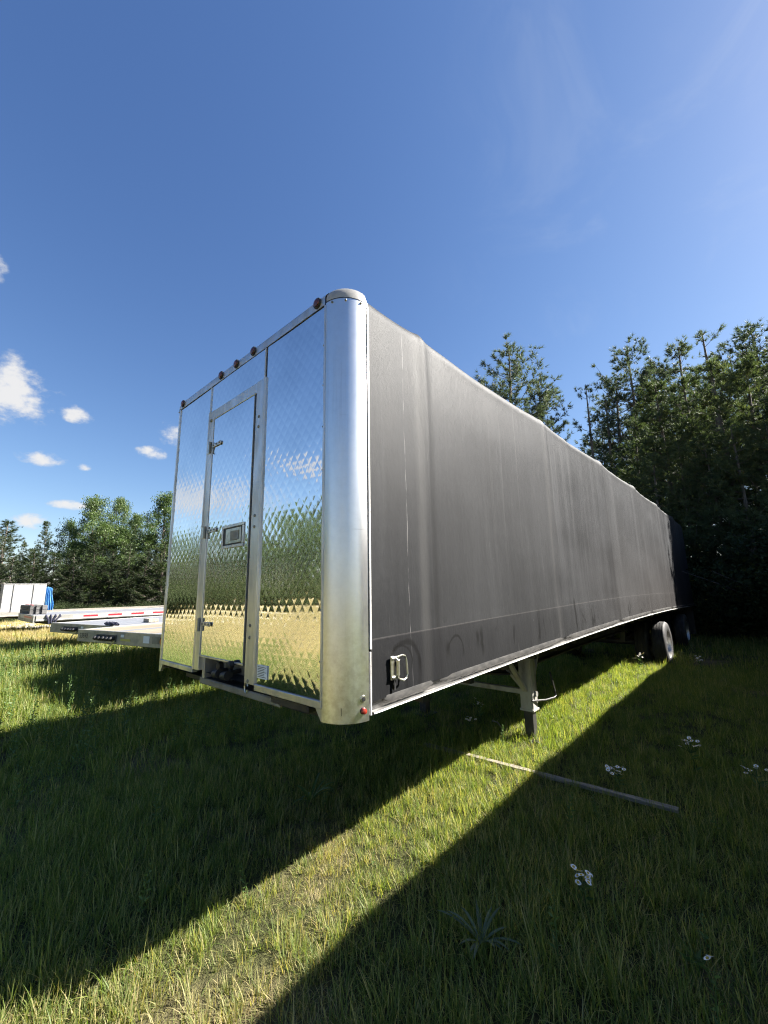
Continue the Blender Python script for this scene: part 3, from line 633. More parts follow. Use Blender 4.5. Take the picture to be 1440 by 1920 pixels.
for y in np.linspace(0.03, L, 40):
    zz = cz(y); rws.append([(XL + 0.06, y, 1.087 + zz), (XR - 0.06, y, 1.087 + zz), (XR - 0.06, y, 1.125 + zz), (XL + 0.06, y, 1.125 + zz)])
MB().sweep(rws, close=True).build('deck_floor', M['dark'], T)
for x in (-0.78, -1.82):
    rws = []
    for y in np.linspace(0.4, L - 0.3, 50):
        zz = cz(y); dp = 0.10 + 0.34 * min(1, max(0, (y - 1.6) / 1.6))
        zb, zt = 1.085 + zz - dp, 1.084 + zz
        rws.append([(x - 0.07, y, zb), (x + 0.07, y, zb), (x + 0.07, y, zb + 0.02), (x + 0.01, y, zb + 0.03), (x + 0.01, y, zt - 0.02), (x + 0.07, y, zt), (x - 0.07, y, zt), (x - 0.01, y, zt - 0.02), (x - 0.01, y, zb + 0.03), (x - 0.07, y, zb + 0.02)])
    MB().sweep(rws, close=True).build('main_beam', M['dark'], T)
for k_ in range(24):
    y = 0.75 + k_ * 0.59; zz = cz(y)
    MB().box(XL + 0.055, XR - 0.055, y - 0.025, y + 0.025, 1.0 + zz, 1.0855 + zz).build('crossmember', M['dark'], T)
# tarp tension latch low on the side
lz = MB().box(0.013, 0.021, 0.338, 0.372, 1.222, 1.352).build('latch_plate', M['galv'], T, bevel=0.003)
MB().box(0.0215, 0.040, 0.376, 0.400, 1.240, 1.335).build('ratchet_drum', M['galv'], lz, bevel=0.006)
for z in (1.236, 1.34):
    MB().cyl((0.018, 0.345, z), (0.018, 0.402, z), 0.011, 10).build('latch_pin', M['galv'], lz, smooth=True)
MB().tube([(0.028, 0.385, 1.345), (0.034, 0.42, 1.352), (0.036, 0.448, 1.345), (0.036, 0.458, 1.32), (0.036, 0.466, 1.245), (0.036, 0.458, 1.222), (0.036, 0.43, 1.212), (0.030, 0.40, 1.222), (0.026, 0.385, 1.238)], 0.0062, 8).build('pull_handle', M['galv'], lz, smooth=True)
MB().box(0.016, 0.020, 0.366, 0.380, 1.165, 1.2215).build('strap_tail', M['seal'], lz)

# landing gear
LY = 3.38
for lx, sd in ((-0.54, 1), (WID * -1 + 0.54, -1)):
    lg = MB().box(lx - 0.075, lx + 0.075, LY - 0.075, LY + 0.075, 0.33, 0.985).build('landing_leg', M['gear'], T, bevel=0.012, seg=2)
    MB().box(lx - 0.052, lx + 0.052, LY - 0.052, LY + 0.052, 0.045, 0.34).build('inner_tube', M['dark'], lg, bevel=0.006)
    MB().box(lx - 0.082, lx + 0.082, LY - 0.082, LY + 0.082, 0.335, 0.36).build('collar', M['gear'], lg, bevel=0.003)
    MB().box(lx - 0.13, lx + 0.13, LY - 0.13, LY + 0.13, 0.02, 0.045).build('foot_plate', M['dark'], lg, bevel=0.004)
    MB().cyl((lx + sd * 0.074, LY + 0.005, 0.52), (lx + sd * 0.10, LY + 0.005, 0.52), 0.03, 12).build('gear_boss', M['grey'], lg, smooth=True)
    for yo in (-0.55, 0.45):
        MB().bar((lx, LY + 0.08 * (1 if yo > 0 else -1), 0.56), (lx - sd * 0.02, LY + yo, 1.06), 0.05, 0.03).build('brace', M['gear'], lg)
    MB().bar((lx - sd * 0.06, LY - 0.06, 0.60), (lx - sd * 0.42, LY - 0.06, 0.99), 0.045, 0.03).build('brace', M['gear'], lg)
MB().box(WID * -1 + 0.62, -0.62, LY - 0.03, LY + 0.03, 0.50, 0.555).build('cross_tie', M['gear'], T, bevel=0.003)
MB().tube([(-0.47, 3.30, 0.456), (-0.41, 3.55, 0.43), (-0.42, 3.84, 0.40), (-0.42, 3.885, 0.415), (-0.42, 3.875, 0.46), (-0.42, 3.765, 0.705)], 0.011, 8).build('crank_handle', M['dark'], T, smooth=True)

# axles and wheels
def wheel_mesh():
    r = 0.47; w_ = 0.135
    pr = [(-w_ + .01, .29), (-w_, .31), (-w_ - .004, .38), (-w_ + .012, .445), (-w_ + .03, .462)]
    for g in (-0.075, -0.025, 0.025, 0.075): pr += [(g - 0.018, r), (g - 0.006, r), (g - 0.004, r - 0.014), (g + 0.004, r - 0.014), (g + 0.006, r), (g + 0.018, r)]
    pr += [(w_ - .03, .462), (w_ - .012, .445), (w_ + .004, .38), (w_, .31), (w_ - .01, .29)]
    ty = MB().lathe(pr, (0, 0, 0), 'x', 40)
    rm = MB().lathe([(0.128, .296), (0.122, .285), (0.06, .272), (-0.02, .262), (-0.035, .235), (-0.03, .18), (0.0, .15), (0.01, .125), (0.01, .10), (0.05, .095), (0.06, .06), (0.062, 0.0)], (0, 0, 0), 'x', 36)
    rm.lathe([(-0.128, .296), (-0.12, .285), (-0.06, .272), (-0.045, .2), (-0.04, .0)], (0, 0, 0), 'x', 36)
    for q in range(10):
        a_ = 2 * math.pi * q / 10; rm.tube([(-0.005, 0.165 * math.cos(a_), 0.165 * math.sin(a_)), (0.03, 0.165 * math.cos(a_), 0.165 * math.sin(a_))], 0.016, 6)
    return ty, rm
tyb, rmb = wheel_mesh()
ty0 = tyb.build('tyre', M['rubber'], None, smooth=True); rm0 = rmb.build('rim', M['rim'], None, smooth=True)
TYM, RMM = ty0.data, rm0.data
bpy.data.objects.remove(ty0); bpy.data.objects.remove(rm0)
def add_wheel(root, x, y, z, flip):
    o0 = Vector(origin(root))
    wh = MB().tube([(x - 0.04, y, z), (x + 0.04, y, z)], 0.11, 16).build('wheel', M['dark'], root, smooth=True)
    for nm, me in (('tyre', TYM), ('rim', RMM)):
        c = link(nm, me, None, wh, Vector((x, y, z)) - o0); c.rotation_euler = (0, 0, math.pi if flip else 0)
def axle_set(root, x0, yA, z, wid):
    o = MB().cyl((x0 - wid + 0.15, yA, z), (x0 - 0.15, yA, z), 0.065, 12).build('axle', M['dark'], root, smooth=True)
    for q in (x0 - 0.80, x0 - wid + 0.80):
        MB().bar((q, yA - 0.55, z + 0.10), (q, yA + 0.45, z + 0.16), 0.09, 0.09).build('suspension_arm', M['dark'], root)
        MB().box(q - 0.05, q + 0.05, yA - 0.62, yA - 0.48, z + 0.05, z + 0.5).build('hanger', M['dark'], root)
    for x, fl in ((x0 - 0.17, False), (x0 - 0.50, True), (x0 - wid + 0.50, False), (x0 - wid + 0.17, True)):
        add_wheel(root, x, yA, z, fl)
axle_set(T, XR, 9.62, 0.455, WID); axle_set(T, XR, 12.70, 0.455, WID)
for x in (XR - 0.33, XL + 0.33):
    MB().box(x - 0.30, x + 0.30, 14.30, 14.312, 0.25, 1.05).build('mud_flap', M['seal'], T)

# its twin, parked parallel beyond the right edge of the picture; the long shadow on the right is its own
T2 = copy_tree(T); T2.location.x += 5.24; T2.location.y += 0.6
tag(T2, 'second black-tarped trailer parked parallel, beyond the right edge of the picture', 'trailer')

# ------------------------------------------------------------------ flatbeds to the left
FD = 9.4
def flatbed(label, x0, x1, y0, zt, tape_from, number=None, wood=True, detail=True, y_end=None, rot=0.0, front_tape=False):
    """x0 left side, x1 right side, y0 front, zt deck top"""
    y1 = y_end or y0 + FD; hh = 0.185
    t = thing('flatbed_trailer', label, 'trailer', ((x0 + x1) / 2, (y0 + y1) / 2, 0.0), 'empty flatbeds parked side by side')
    # front rail
    fr = MB().box(x0 + 0.02, x1 - 0.02, y0, y0 + 0.05, zt - hh, zt + 0.012).build('front_rail', M['fb_grey'], t, bevel=0.006)
    for X0, X1 in ((x0, x0 + 0.07), (x1 - 0.07, x1)):
        MB().box(X0, X1, y0 + 0.052, y1, zt - 0.15, zt + 0.006).build('side_rail', M['fb_grey'], t, bevel=0.005)
    MB().box(x1 + 0.002, x1 + 0.012, y0 + 0.06, y1, zt - 0.125, zt - 0.105).build('rub_rail', M['white'], t)
    n = 9; wd = (x1 - x0 - 0.14) / n
    for q in range(n):
        a_ = x0 + 0.07 + q * wd
        m_ = M['deck'] if (wood and q % 4 != 3) else M['deck_alu']
        MB().box(a_ + 0.004, a_ + wd - 0.004, y0 + 0.052, y1 - 0.01, zt - 0.035, zt - 0.002 - 0.002 * (q % 2)).build('deck_plank', m_, t)
    MB().box(x0 + 0.07, x1 - 0.07, y0 + 0.06, y1 - 0.02, zt - 0.06, zt - 0.04).build('deck_base', M['dark'], t)
    for x in (x0 + 0.75, x1 - 0.75):
        rws = []
        for y in np.linspace(y0 + 0.15, y1 - 0.3, 30):
            dp = 0.16 + 0.34 * min(1, max(0, (y - y0 - 1.6) / 1.6)); zb = zt - 0.062 - dp
            rws.append([(x - 0.07, y, zb), (x + 0.07, y, zb), (x + 0.07, y, zb + 0.02), (x + 0.012, y, zb + 0.03), (x + 0.012, y, zt - 0.062), (x - 0.012, y, zt - 0.062), (x - 0.012, y, zb + 0.03), (x - 0.07, y, zb + 0.02)])
        MB().sweep(rws, close=True).build('main_beam', M['dark'], t)
    # sloping nose plate under the deck
    MB().add([(x0 + 0.5, y0 + 0.06, zt - hh - 0.002), (x1 - 0.3, y0 + 0.06, zt - hh - 0.002), (x1 - 0.45, y0 + 0.9, zt - hh - 0.17), (x0 + 0.75, y0 + 0.9, zt - hh - 0.17),
              (x0 + 0.5, y0 + 1.6, zt - 0.07), (x1 - 0.3, y0 + 1.6, zt - 0.07)], [(0, 1, 2, 3), (3, 2, 5, 4), (0, 3, 4), (1, 5, 2), (0, 4, 5, 1)]).build('nose_plate', M['dark'], t)
    for lx in (x0 + 0.55, x1 - 0.55):
        lg = MB().box(lx - 0.07, lx + 0.07, y0 + 3.3, y0 + 3.44, 0.36, zt - 0.08).build('landing_leg', M['gear'], t, bevel=0.01)
        MB().box(lx - 0.05, lx + 0.05, y0 + 3.32, y0 + 3.42, 0.0, 0.37).build('inner_tube', M['dark'], lg)
    axle_set(t, x1, y0 + 6.7, 0.52, x1 - x0); axle_set(t, x1, y0 + 8.1, 0.52, x1 - x0)
    # conspicuity tape along the right side
    if tape_from is not None:
        st = MB().box(x1 + 0.0005, x1 + 0.002, y0 + tape_from, y0 + tape_from + 13 * 0.60, zt - 0.095, zt - 0.020).build('tape_strip', M['tape_white'], t)
        for q in range(13):
            ya = y0 + tape_from + 0.24 + q * 0.60
            MB().box(x1 + 0.0022, x1 + 0.0032, ya, ya + 0.35, zt - 0.082, zt - 0.033).build('red_tape', M['tape_red'], st)
    if detail:
        # couplings, plates and lamps on the nose
        cx = x0 + 0.92
        cb = MB().box(cx - 0.28, cx + 0.30, y0 - 0.012, y0 - 0.001, zt - 0.145, zt - 0.045).build('coupling_plate', M['dark'], t, bevel=0.003)
        for q, x in enumerate((cx - 0.22, cx - 0.10, cx + 0.02, cx + 0.13, cx + 0.24)):
            MB().tube([(x, y0 - 0.0125, zt - 0.09 - 0.012 * (q % 2)), (x + 0.01, y0 - 0.07, zt - 0.10), (x + 0.02, y0 - 0.085, zt - 0.11)], [0.030, 0.034, 0.018], 10).build('gladhand', M['dark'], cb, smooth=True)
        MB().tube([(cx + 0.30, y0 - 0.03, zt - 0.13), (cx + 0.20, y0 - 0.05, zt - 0.22), (cx + 0.10, y0 - 0.05, zt - 0.33)], 0.010, 6).build('hanging_rod', M['galv'], cb, smooth=True)
        for xa, xb, m_ in ((cx + 0.42, cx + 0.50, 'paper'), (cx + 1.02, cx + 1.17, 'paper'), (cx + 1.24, cx + 1.40, 'grey')):
            MB().box(xa, xb, y0 - 0.006, y0 - 0.001, zt - 0.13 + (0.06 if xa < cx + 0.6 else 0), zt - 0.03).build('data_plate', M[m_], t)
        MB().box(cx + 0.42, cx + 0.68, y0 - 0.006, y0 - 0.001, zt - 0.125, zt - 0.092).build('yellow_label', mat('faded_yellow_label', (0.40, 0.38, 0.10), 0.6), t)
        lm = MB().tube([(x1 - 0.14, y0 - 0.001, zt - 0.085), (x1 - 0.14, y0 - 0.02, zt - 0.085)], [0.075, 0.072], 20).build('marker_lamp', M['seal'], t, smooth=True)
        MB().tube([(x1 - 0.14, y0 - 0.0205, zt - 0.085), (x1 - 0.14, y0 - 0.034, zt - 0.085), (x1 - 0.14, y0 - 0.04, zt - 0.085)], [0.052, 0.046, 0.02], 18).build('lens', M['amber'], lm, smooth=True)
        MB().box(x1 - 0.10, x1 - 0.004, y0 - 0.0008, y0 + 0.0, zt - 0.18, zt).build('corner_plate', M['trim'], t)
    if number:
        text('fleet_number', number, 0.115, M['ink'], t, (x0 + 0.09, y0 - 0.0025, zt - 0.125), sx=0.95)
    if front_tape:
        st = MB().box(x0 + 0.5, x1 - 0.05, y0 - 0.003, y0 - 0.001, zt - 0.10, zt - 0.005).build('tape_strip', M['tape_white'], t)
        MB().box(x0 + 1.15, x1 - 0.25, y0 - 0.0045, y0 - 0.0032, zt - 0.075, zt - 0.030).build('red_tape', M['tape_red'], st)
    if rot:
        A_ = Vector((x0, y0, 0)); t.location = A_ + Matrix.Rotation(R(rot), 3, 'Z') @ (Vector(t.location) - A_); t.rotation_euler = (0, 0, R(rot))
    return t
f1 = flatbed('nearest empty flatbed with pale wooden deck, grey nose beside the steel front', -7.20, -4.63, 0.35, 1.135, None, '53592', rot=13.0)
f2 = flatbed('low empty flatbed between the wood-decked one and the red-and-white taped one', -9.95, -7.42, 0.42, 1.13, None, None, wood=False, rot=12.5)
f3 = flatbed('flatbed with a long red-and-white reflective tape along its rail', -15.2, -12.6, 0.49, 1.20, 0.85, None, wood=False, detail=False, front_tape=True)
f4 = flatbed('farthest flatbed at the left edge, under the white bulkhead box', -23.4, -20.9, -0.6, 1.05, None, None, wood=True, detail=False)
# ratchet straps and chain lying on the decks
x, y, z = -7.80, 1.02, 1.135; b = MB()
for q in range(9):
    a_ = RNG.uniform(0, 6.28); b.tube([(x + RNG.uniform(-.22, .22) + 0.09 * math.cos(a_ + t_), y + RNG.uniform(-.03, .03) + 0.05 * math.sin(a_ + t_), z + 0.03 + 0.02 * math.sin(3 * t_ + q)) for t_ in np.linspace(0, 5.0, 8)], 0.020, 6)
tag(b.build('chain_bundle', M['navy'], None, smooth=True, base=(x, y, z)), 'bundle of dark chain and strap on the middle flatbed nose', 'chain')
b = MB()
for q in range(4):
    b.tube([(-12.62, 0.75 + 0.10 * q, 1.212), (-12.57, 0.76 + 0.10 * q, 1.17), (-12.565, 0.80 + 0.06 * q, 1.09), (-12.57, 0.82 + 0.04 * q, 0.98 + 0.03 * (q % 3))], 0.022, 6)
tag(b.build('tie_strap', M['navy'], None, smooth=True, base=(-12.6, 0.9, 1.21)), 'dark blue tie-down strap hanging from the taped flatbed corner', 'strap')
for q, (x, y) in enumerate(((-8.20, 1.85), (-8.32, 2.40))):
    b = MB().box(x - 0.16, x + 0.16, y - 0.10, y + 0.10, 1.131, 1.20)
    tag(b.build('wood_block', M['board'], None, bevel=0.006, base=(x, y, 1.131)), ('nearer' if q == 0 else 'farther') + ' pale wooden block lying on the middle flatbed deck', 'block')
# white sheet-metal bulkhead box and blue tarp on the far flatbed
wx, wy0, wy1, zt = -21.7, 0.67, 2.07, 1.052
wb = thing('bulkhead_box', 'white sheet-metal bulkhead box standing beyond the flatbeds at far left', 'box', (wx - 0.4, (wy0 + wy1) / 2, zt))
for ya, yb in ((wy0, wy0 + 0.33), (wy0 + 0.37, wy1 - 0.42), (wy1 - 0.38, wy1)):
    MB().box(wx - 0.03, wx, ya, yb, zt, zt + 1.15).build('panel', M['sheet'], wb, bevel=0.006)
for ya in (wy0 + 0.32, wy1 - 0.43):
    MB().box(wx + 0.001, wx + 0.03, ya, ya + 0.06, zt, zt + 1.15).build('rib', M['sheet'], wb, bevel=0.006)
MB().box(wx - 0.85, wx - 0.032, wy1 - 0.03, wy1, zt, zt + 1.15).build('side_panel', M['sheet'], wb, bevel=0.006)
MB().box(wx - 0.85, wx - 0.032, wy0, wy0 + 0.03, zt, zt + 1.15).build('side_panel', M['sheet'], wb, bevel=0.006)
MB().box(wx - 0.86, wx + 0.01, wy0 - 0.005, wy1 + 0.005, zt + 1.152, zt + 1.18).build('lid', M['sheet'], wb, bevel=0.006)
rws = []
for zz in np.linspace(0, 1, 9):
    rws.append([(wx - 0.05 + 0.07 * math.sin(a_ * 27 + 0.5) * (0.35 + zz * 0.65), wy1 - 0.03 + (0.36 * a_) * (0.72 + 0.28 * zz) + 0.02 * math.sin(7 * zz + a_ * 3), zt + 1.05 - 0.10 * abs(a_ - 0.3) - (0.98 - 0.02 * math.sin(9 * a_)) * zz) for a_ in np.linspace(0, 1, 26)])
b = MB().sweep(rws); b.sweep([[(p[0] - 0.02, p[1], p[2]) for p in r_] for r_ in rws])
tag(b.build('blue_tarp', M['blue'], None, smooth=True, base=(wx, wy1, zt)), 'crumpled bright blue tarp hanging beside the white bulkhead box', 'tarp')
zt = 1.202
for q in range(6):
    r_, c_ = divmod(q, 3); ya = 0.56 + c_ * 0.13
    b = MB().box(-15.6, -13.85 + 0.05 * (q % 3), ya, ya + 0.122, zt + r_ * 0.125, zt + 0.12 + r_ * 0.125)
    tag(b.build('timber', M['timber'], None, bevel=0.01, base=(-14.7, ya + .06, zt + r_ * 0.125)), 'old grey timber in the dark stack lying across the taped flatbed nose', 'timber', 'timbers stacked on the taped flatbed')
b = MB().box(-15.3, -14.1, 0.63, 0.67, zt + 0.246, zt + 0.262)
tag(b.build('red_strap', M['tape_red'], None, base=(-14.7, 0.65, zt + .246)), 'red strap lying along the top of the grey timber stack', 'strap')

# ------------------------------------------------------------------ things lying in the grass
rws = []
for q in np.linspace(0, 1, 24):
    x = -1.35 + 2.30 * q; y = 2.43 + 0.10 * q; zz = 0.030 + 0.014 * q; j_ = 0.003 * math.sin(40 * q)
    rws.append([(x, y - 0.026 + j_, zz), (x, y + 0.026, zz + 0.002), (x, y + 0.026 - j_, zz + 0.026), (x, y - 0.026 + j_, zz + 0.024)])
b = MB().sweep(rws, close=True); n_ = len(b.v); b.f += [(3, 2, 1, 0), (n_ - 4, n_ - 3, n_ - 2, n_ - 1)]
tag(b.build('weathered_board', M['board'], None, base=(-0.2, 2.48, 0.06)), 'long weathered wooden board lying in the grass ahead of the landing gear', 'board')
tag(MB().tube([(-1.07, 3.46, 0.10), (-0.95, 3.36, 0.13), (-0.82, 3.25, 0.09)], [0.008, 0.007, 0.005], 6).build('dry_stick', M['board'], None, smooth=True, base=(-0.95, 3.36, 0.1)), 'thin dry stick lying in the grass under the trailer', 'stick')

def rand_unit(n, rg): v = rg.normal(size=(n, 3)); return v / np.linalg.norm(v, axis=1)[:, None]
def leaf_quads(P, D, ln, wd, rg, tint, droop=0.0):
    """one pointed leaf (kite quad) per point P along direction D"""
    n = len(P); D = D / (np.linalg.norm(D, axis=1)[:, None] + 1e-9)
    A = np.cross(D, rand_unit(n, rg)); A /= (np.linalg.norm(A, axis=1)[:, None] + 1e-9)
    ln = np.broadcast_to(ln, (n,))[:, None]; wd = np.broadcast_to(wd, (n,))[:, None]
    mid = P + D * ln * 0.45; tip = P + D * ln; tip[:, 2] -= droop * ln[:, 0]
    V = np.stack([P, mid + A * wd / 2, tip, mid - A * wd / 2], 1).reshape(-1, 3)
    F = np.arange(4 * n).reshape(n, 4); return V, F, np.repeat(tint, 4)
def flower_plant(label, x, y, h, nf, seed):
    rg = np.random.default_rng(seed); z0 = float(gz(x, y))
    t = thing('flowering_weed', label, 'wildflower', (x, y, z0), 'white fleabane flowers in the grass')
    heads = []; b = MB()
    stem = [(x, y, z0), (x + 0.01, y, z0 + h * 0.4), (x - 0.005, y + 0.01, z0 + h * 0.62)]; b.tube(stem, [0.004, 0.0035, 0.003], 5)
    for q in range(nf):
        a_ = rg.uniform(0, 6.28); r_ = rg.uniform(0.015, 0.085); hx = x + r_ * math.cos(a_); hy = y + r_ * math.sin(a_); hz = z0 + h * rg.uniform(0.72, 1.0)
        b.tube([stem[2], ((x + hx) / 2, (y + hy) / 2, z0 + h * 0.70), (hx, hy, hz)], [0.0028, 0.0022, 0.0016], 4); heads.append((hx, hy, hz))
    b.build('stems', M['weed'], t, smooth=True)
    n = 14; P = np.stack([np.full(n, 0.0), np.zeros(n), rg.uniform(0.02, h * 0.6, n)], 1); D = rand_unit(n, rg); D[:, 2] = abs(D[:, 2]) * 0.6
    Vv, Ff, tt = leaf_quads(P, D, rg.uniform(0.05, 0.09, n), 0.018, rg, rg.uniform(0, 1, n)); link('leaves', np_mesh('leaves', Vv, Ff, tt), M['weed'], t)
    for (hx, hy, hz) in heads:
        f_ = link('flower', FLW, None, t, (hx - x, hy - y, hz - z0)); f_.rotation_euler = (rg.uniform(-.5, .5), rg.uniform(-.5, .5), rg.uniform(0, 6))
b = MB()
for q in range(14):
    a_ = 2 * math.pi * q / 14; c_, s_ = math.cos(a_), math.sin(a_); p_ = 0.0024
    b.add([(0.004 * c_ + p_ * s_, 0.004 * s_ - p_ * c_, 0), (0.013 * c_ + p_ * s_, 0.013 * s_ - p_ * c_, .002), (0.014 * c_ - p_ * s_, 0.014 * s_ + p_ * c_, .002), (0.004 * c_ - p_ * s_, 0.004 * s_ + p_ * c_, 0)], [(0, 1, 2, 3)])
npet = len(b.f)
b.lathe([(0.001, 0.006), (0.004, 0.005), (0.005, 0.0)], (0, 0, 0), 'z', 8)
fo = b.build('flower', M['petal'], None); FLW = fo.data; FLW.materials.append(M['yolk']); FLW.transform(Matrix.Scale(1.2, 4))
for i_, p in enumerate(FLW.polygons): p.material_index = 0 if i_ < npet else 1
bpy.data.objects.remove(fo)
for args in (('tall cluster of white daisy-like flowers at right in the shaded grass', 0.96, 3.40, 0.32, 16, 1),
             ('white flower cluster just behind the weathered board', 0.50, 2.72, 0.18, 12, 2),
             ('small white flowers in front of the weathered board, foreground right', 0.70, 1.12, 0.17, 11, 3),
             ('single white flower in the bottom right foreground', 1.20, 1.04, 0.10, 2, 4),
             ('white flowers growing by the far landing leg under the trailer', -1.33, 3.60, 0.26, 10, 5),
             ('white flowers in the dark just behind the dry stick', -1.22, 3.16, 0.16, 7, 6),
             ('white flowers at the far right edge of the picture', 1.40, 3.28, 0.22, 7, 7),
             ('faint white flowers right of the trailer wheels in shade', 0.62, 8.1, 0.42, 10, 8),
             ('pale flowers at the foot of the front outer tyre', -0.42, 8.6, 0.32, 9, 9)):
    flower_plant(*args)
def rosette(label, x, y, n, ln, wd, seed, m='rosette', up=0.75):
    rg = np.random.default_rng(seed); z0 = float(gz(x, y))
    t = thing('leafy_weed', label, 'weed', (x, y, z0))
    for q in range(n):
        a_ = 2.4 * q + rg.uniform(-.3, .3); l_ = ln * rg.uniform(0.6, 1.1); u = rg.uniform(0.4, 1.1) * up
        rows = []; c_, s_ = math.cos(a_), math.sin(a_)
        for k_ in np.linspace(0, 1, 7):
            r_ = l_ * k_; zz = 0.03 + l_ * u * (k_ - 0.55 * k_ ** 2.2); w_ = wd * (0.25 + 1.5 * k_ * (1 - k_) * 2) * (1 if k_ < 1 else 0.05)
            rows.append([(x + c_ * r_ - s_ * w_ / 2, y + s_ * r_ + c_ * w_ / 2, z0 + zz), (x + c_ * r_, y + s_ * r_, z0 + zz - w_ * 0.22), (x + c_ * r_ + s_ * w_ / 2, y + s_ * r_ - c_ * w_ / 2, z0 + zz)])
        o = MB().sweep(rows).build('leaf', M[m], t, smooth=True)
        a = o.data.attributes.new('tint', 'FLOAT', 'POINT'); a.data.foreach_set('value', np.full(len(o.data.vertices), rg.uniform(0, 1), np.float32))
rosette('grey-green rosette weed with long pointed leaves, bottom foreground', 0.42, 0.50, 15, 0.20, 0.016, 11, 'rosette', 1.15)
rosette('upright long-leaved weed under the corner post', -1.35, 0.85, 12, 0.24, 0.026, 13, 'weed', 1.3)
rosette('bright sunlit leafy weed right below the flatbed nose', -6.4, 0.7, 14, 0.30, 0.05, 14, 'weed', 1.2)

# ------------------------------------------------------------------ trees
def add_tube_np(b, pts, rs, n=5): b.tube([tuple(p) for p in pts], list(rs), n, cap=False)
def needles(P, D, m, ln, wd, rg, spread=0.9):
    """needle tufts: m thin triangles per tuft"""
    n = len(P); Pm = np.repeat(P, m, 0); Dm = np.repeat(D, m, 0) + spread * rand_unit(n * m, rg); Dm /= np.linalg.norm(Dm, axis=1)[:, None]
    l_ = ln * rg.uniform(0.6, 1.15, n * m)[:, None]
    A = np.cross(Dm, rand_unit(n * m, rg)); A /= np.linalg.norm(A, axis=1)[:, None] + 1e-9
    V = np.stack([Pm - A * wd / 2, Pm + A * wd / 2 + Dm * l_ * 0.1, Pm + Dm * l_], 1).reshape(-1, 3)
    t = np.repeat(np.clip(rg.normal(0.45, 0.22, n), 0, 1), 3 * m); return V, np.arange(3 * n * m).reshape(-1, 3), t
def make_pine(seed, h, r, cs, step, twigs, sparse=1.0, young=False, leafmat=None):
    rg = np.random.default_rng(seed); b = MB()
    bend = rg.normal(0, 0.12, 2); tz = np.linspace(0, h, 11)
    tx = bend[0] * np.sin(tz / h * 4) * (tz / h); ty = bend[1] * np.sin(tz / h * 3 + 1) * (tz / h)
    tr = 0.018 * h * (1 - 0.93 * tz / h) * (0.7 if young else 0.85) + 0.012
    add_tube_np(b, np.stack([tx, ty, tz], 1), tr, 8)
    P = []; D = []; z = cs * h
    while z < h * 0.985:
        t = (z - cs * h) / (h * (1 - cs))
        if young: pr = (1 - t) ** 0.85 * (0.75 + 0.25 * min(1, t * 6))
        else: pr = (0.45 + 0.55 * min(1, t * 2.6)) * (1 - t ** 2.4) ** 0.8 + 0.05
        for q in range(int(rg.integers(3, 6))):
            if rg.uniform() > sparse: continue
            a_ = rg.uniform(0, 6.283); l_ = r * pr * rg.uniform(0.45, 1.15) + 0.12
            rise = (0.10 + 0.55 * t if young else 0.05 + 0.75 * t ** 1.3) + rg.normal(0, 0.12)
            ks = np.linspace(0, 1, 6); cx = np.interp(z, tz, tx); cy = np.interp(z, tz, ty)
            crv = rg.normal(0, 0.25)
            px = cx + l_ * ks * np.cos(a_ + crv * ks); py = cy + l_ * ks * np.sin(a_ + crv * ks); pz = z + l_ * (rise * ks - (0.18 if young else 0.10) * np.sin(ks * 3.14) + 0.10 * ks ** 3)
            pts = np.stack([px, py, pz], 1); add_tube_np(b, pts, (0.006 + 0.012 * l_) * (1 - 0.85 * ks), 4)
            nt = max(3, int(twigs * l_))
            k_ = rg.uniform(0.15 if young else 0.38, 1.0, nt); base = np.stack([np.interp(k_, ks, pts[:, j]) for j in range(3)], 1)
            out = np.array([math.cos(a_), math.sin(a_), rise]); dv = out[None] * rg.uniform(0.3, 1.0, nt)[:, None] + rg.normal(0, 0.55, (nt, 3)) * np.array([1, 1, 0.4 if young else 0.7]); dv /= np.linalg.norm(dv, axis=1)[:, None]
            tl = rg.uniform(0.12, 0.38, nt)[:, None] * (1.15 - 0.4 * k_[:, None]) * min(1.4, 0.5 + 0.4 * l_)
            P += [base + dv * tl, base + dv * tl * 0.5]; D += [dv, dv]
            P.append(pts[-1:]); D.append(out[None] / np.linalg.norm(out))
        z += step * rg.uniform(0.7, 1.3)
    nt = 26; k_ = rg.uniform(0, 1, nt); P.append(np.stack([np.full(nt, tx[-1]), np.full(nt, ty[-1]), h * (0.93 + 0.07 * k_)], 1) + rg.normal(0, 1, (nt, 3)) * np.array([1, 1, .3]) * (0.05 + 0.28 * (1 - k_))[:, None]); D.append(rand_unit(nt, rg) + np.array([0, 0, .6]))
    P = np.concatenate(P); D = np.concatenate(D); D[:, 2] += 0.25
    V, F, t = needles(P, D, 12, 0.21 if young else 0.26, 0.024 if young else 0.028, rg)
    tb = b.build('trunk', M['bark'], None, smooth=True); tm = tb.data; bpy.data.objects.remove(tb)
    cmh = np_mesh('crown', V, F, t); cmh.materials.append(M[leafmat or ('youngpine' if young else 'pine')])
    return tm, cmh, h
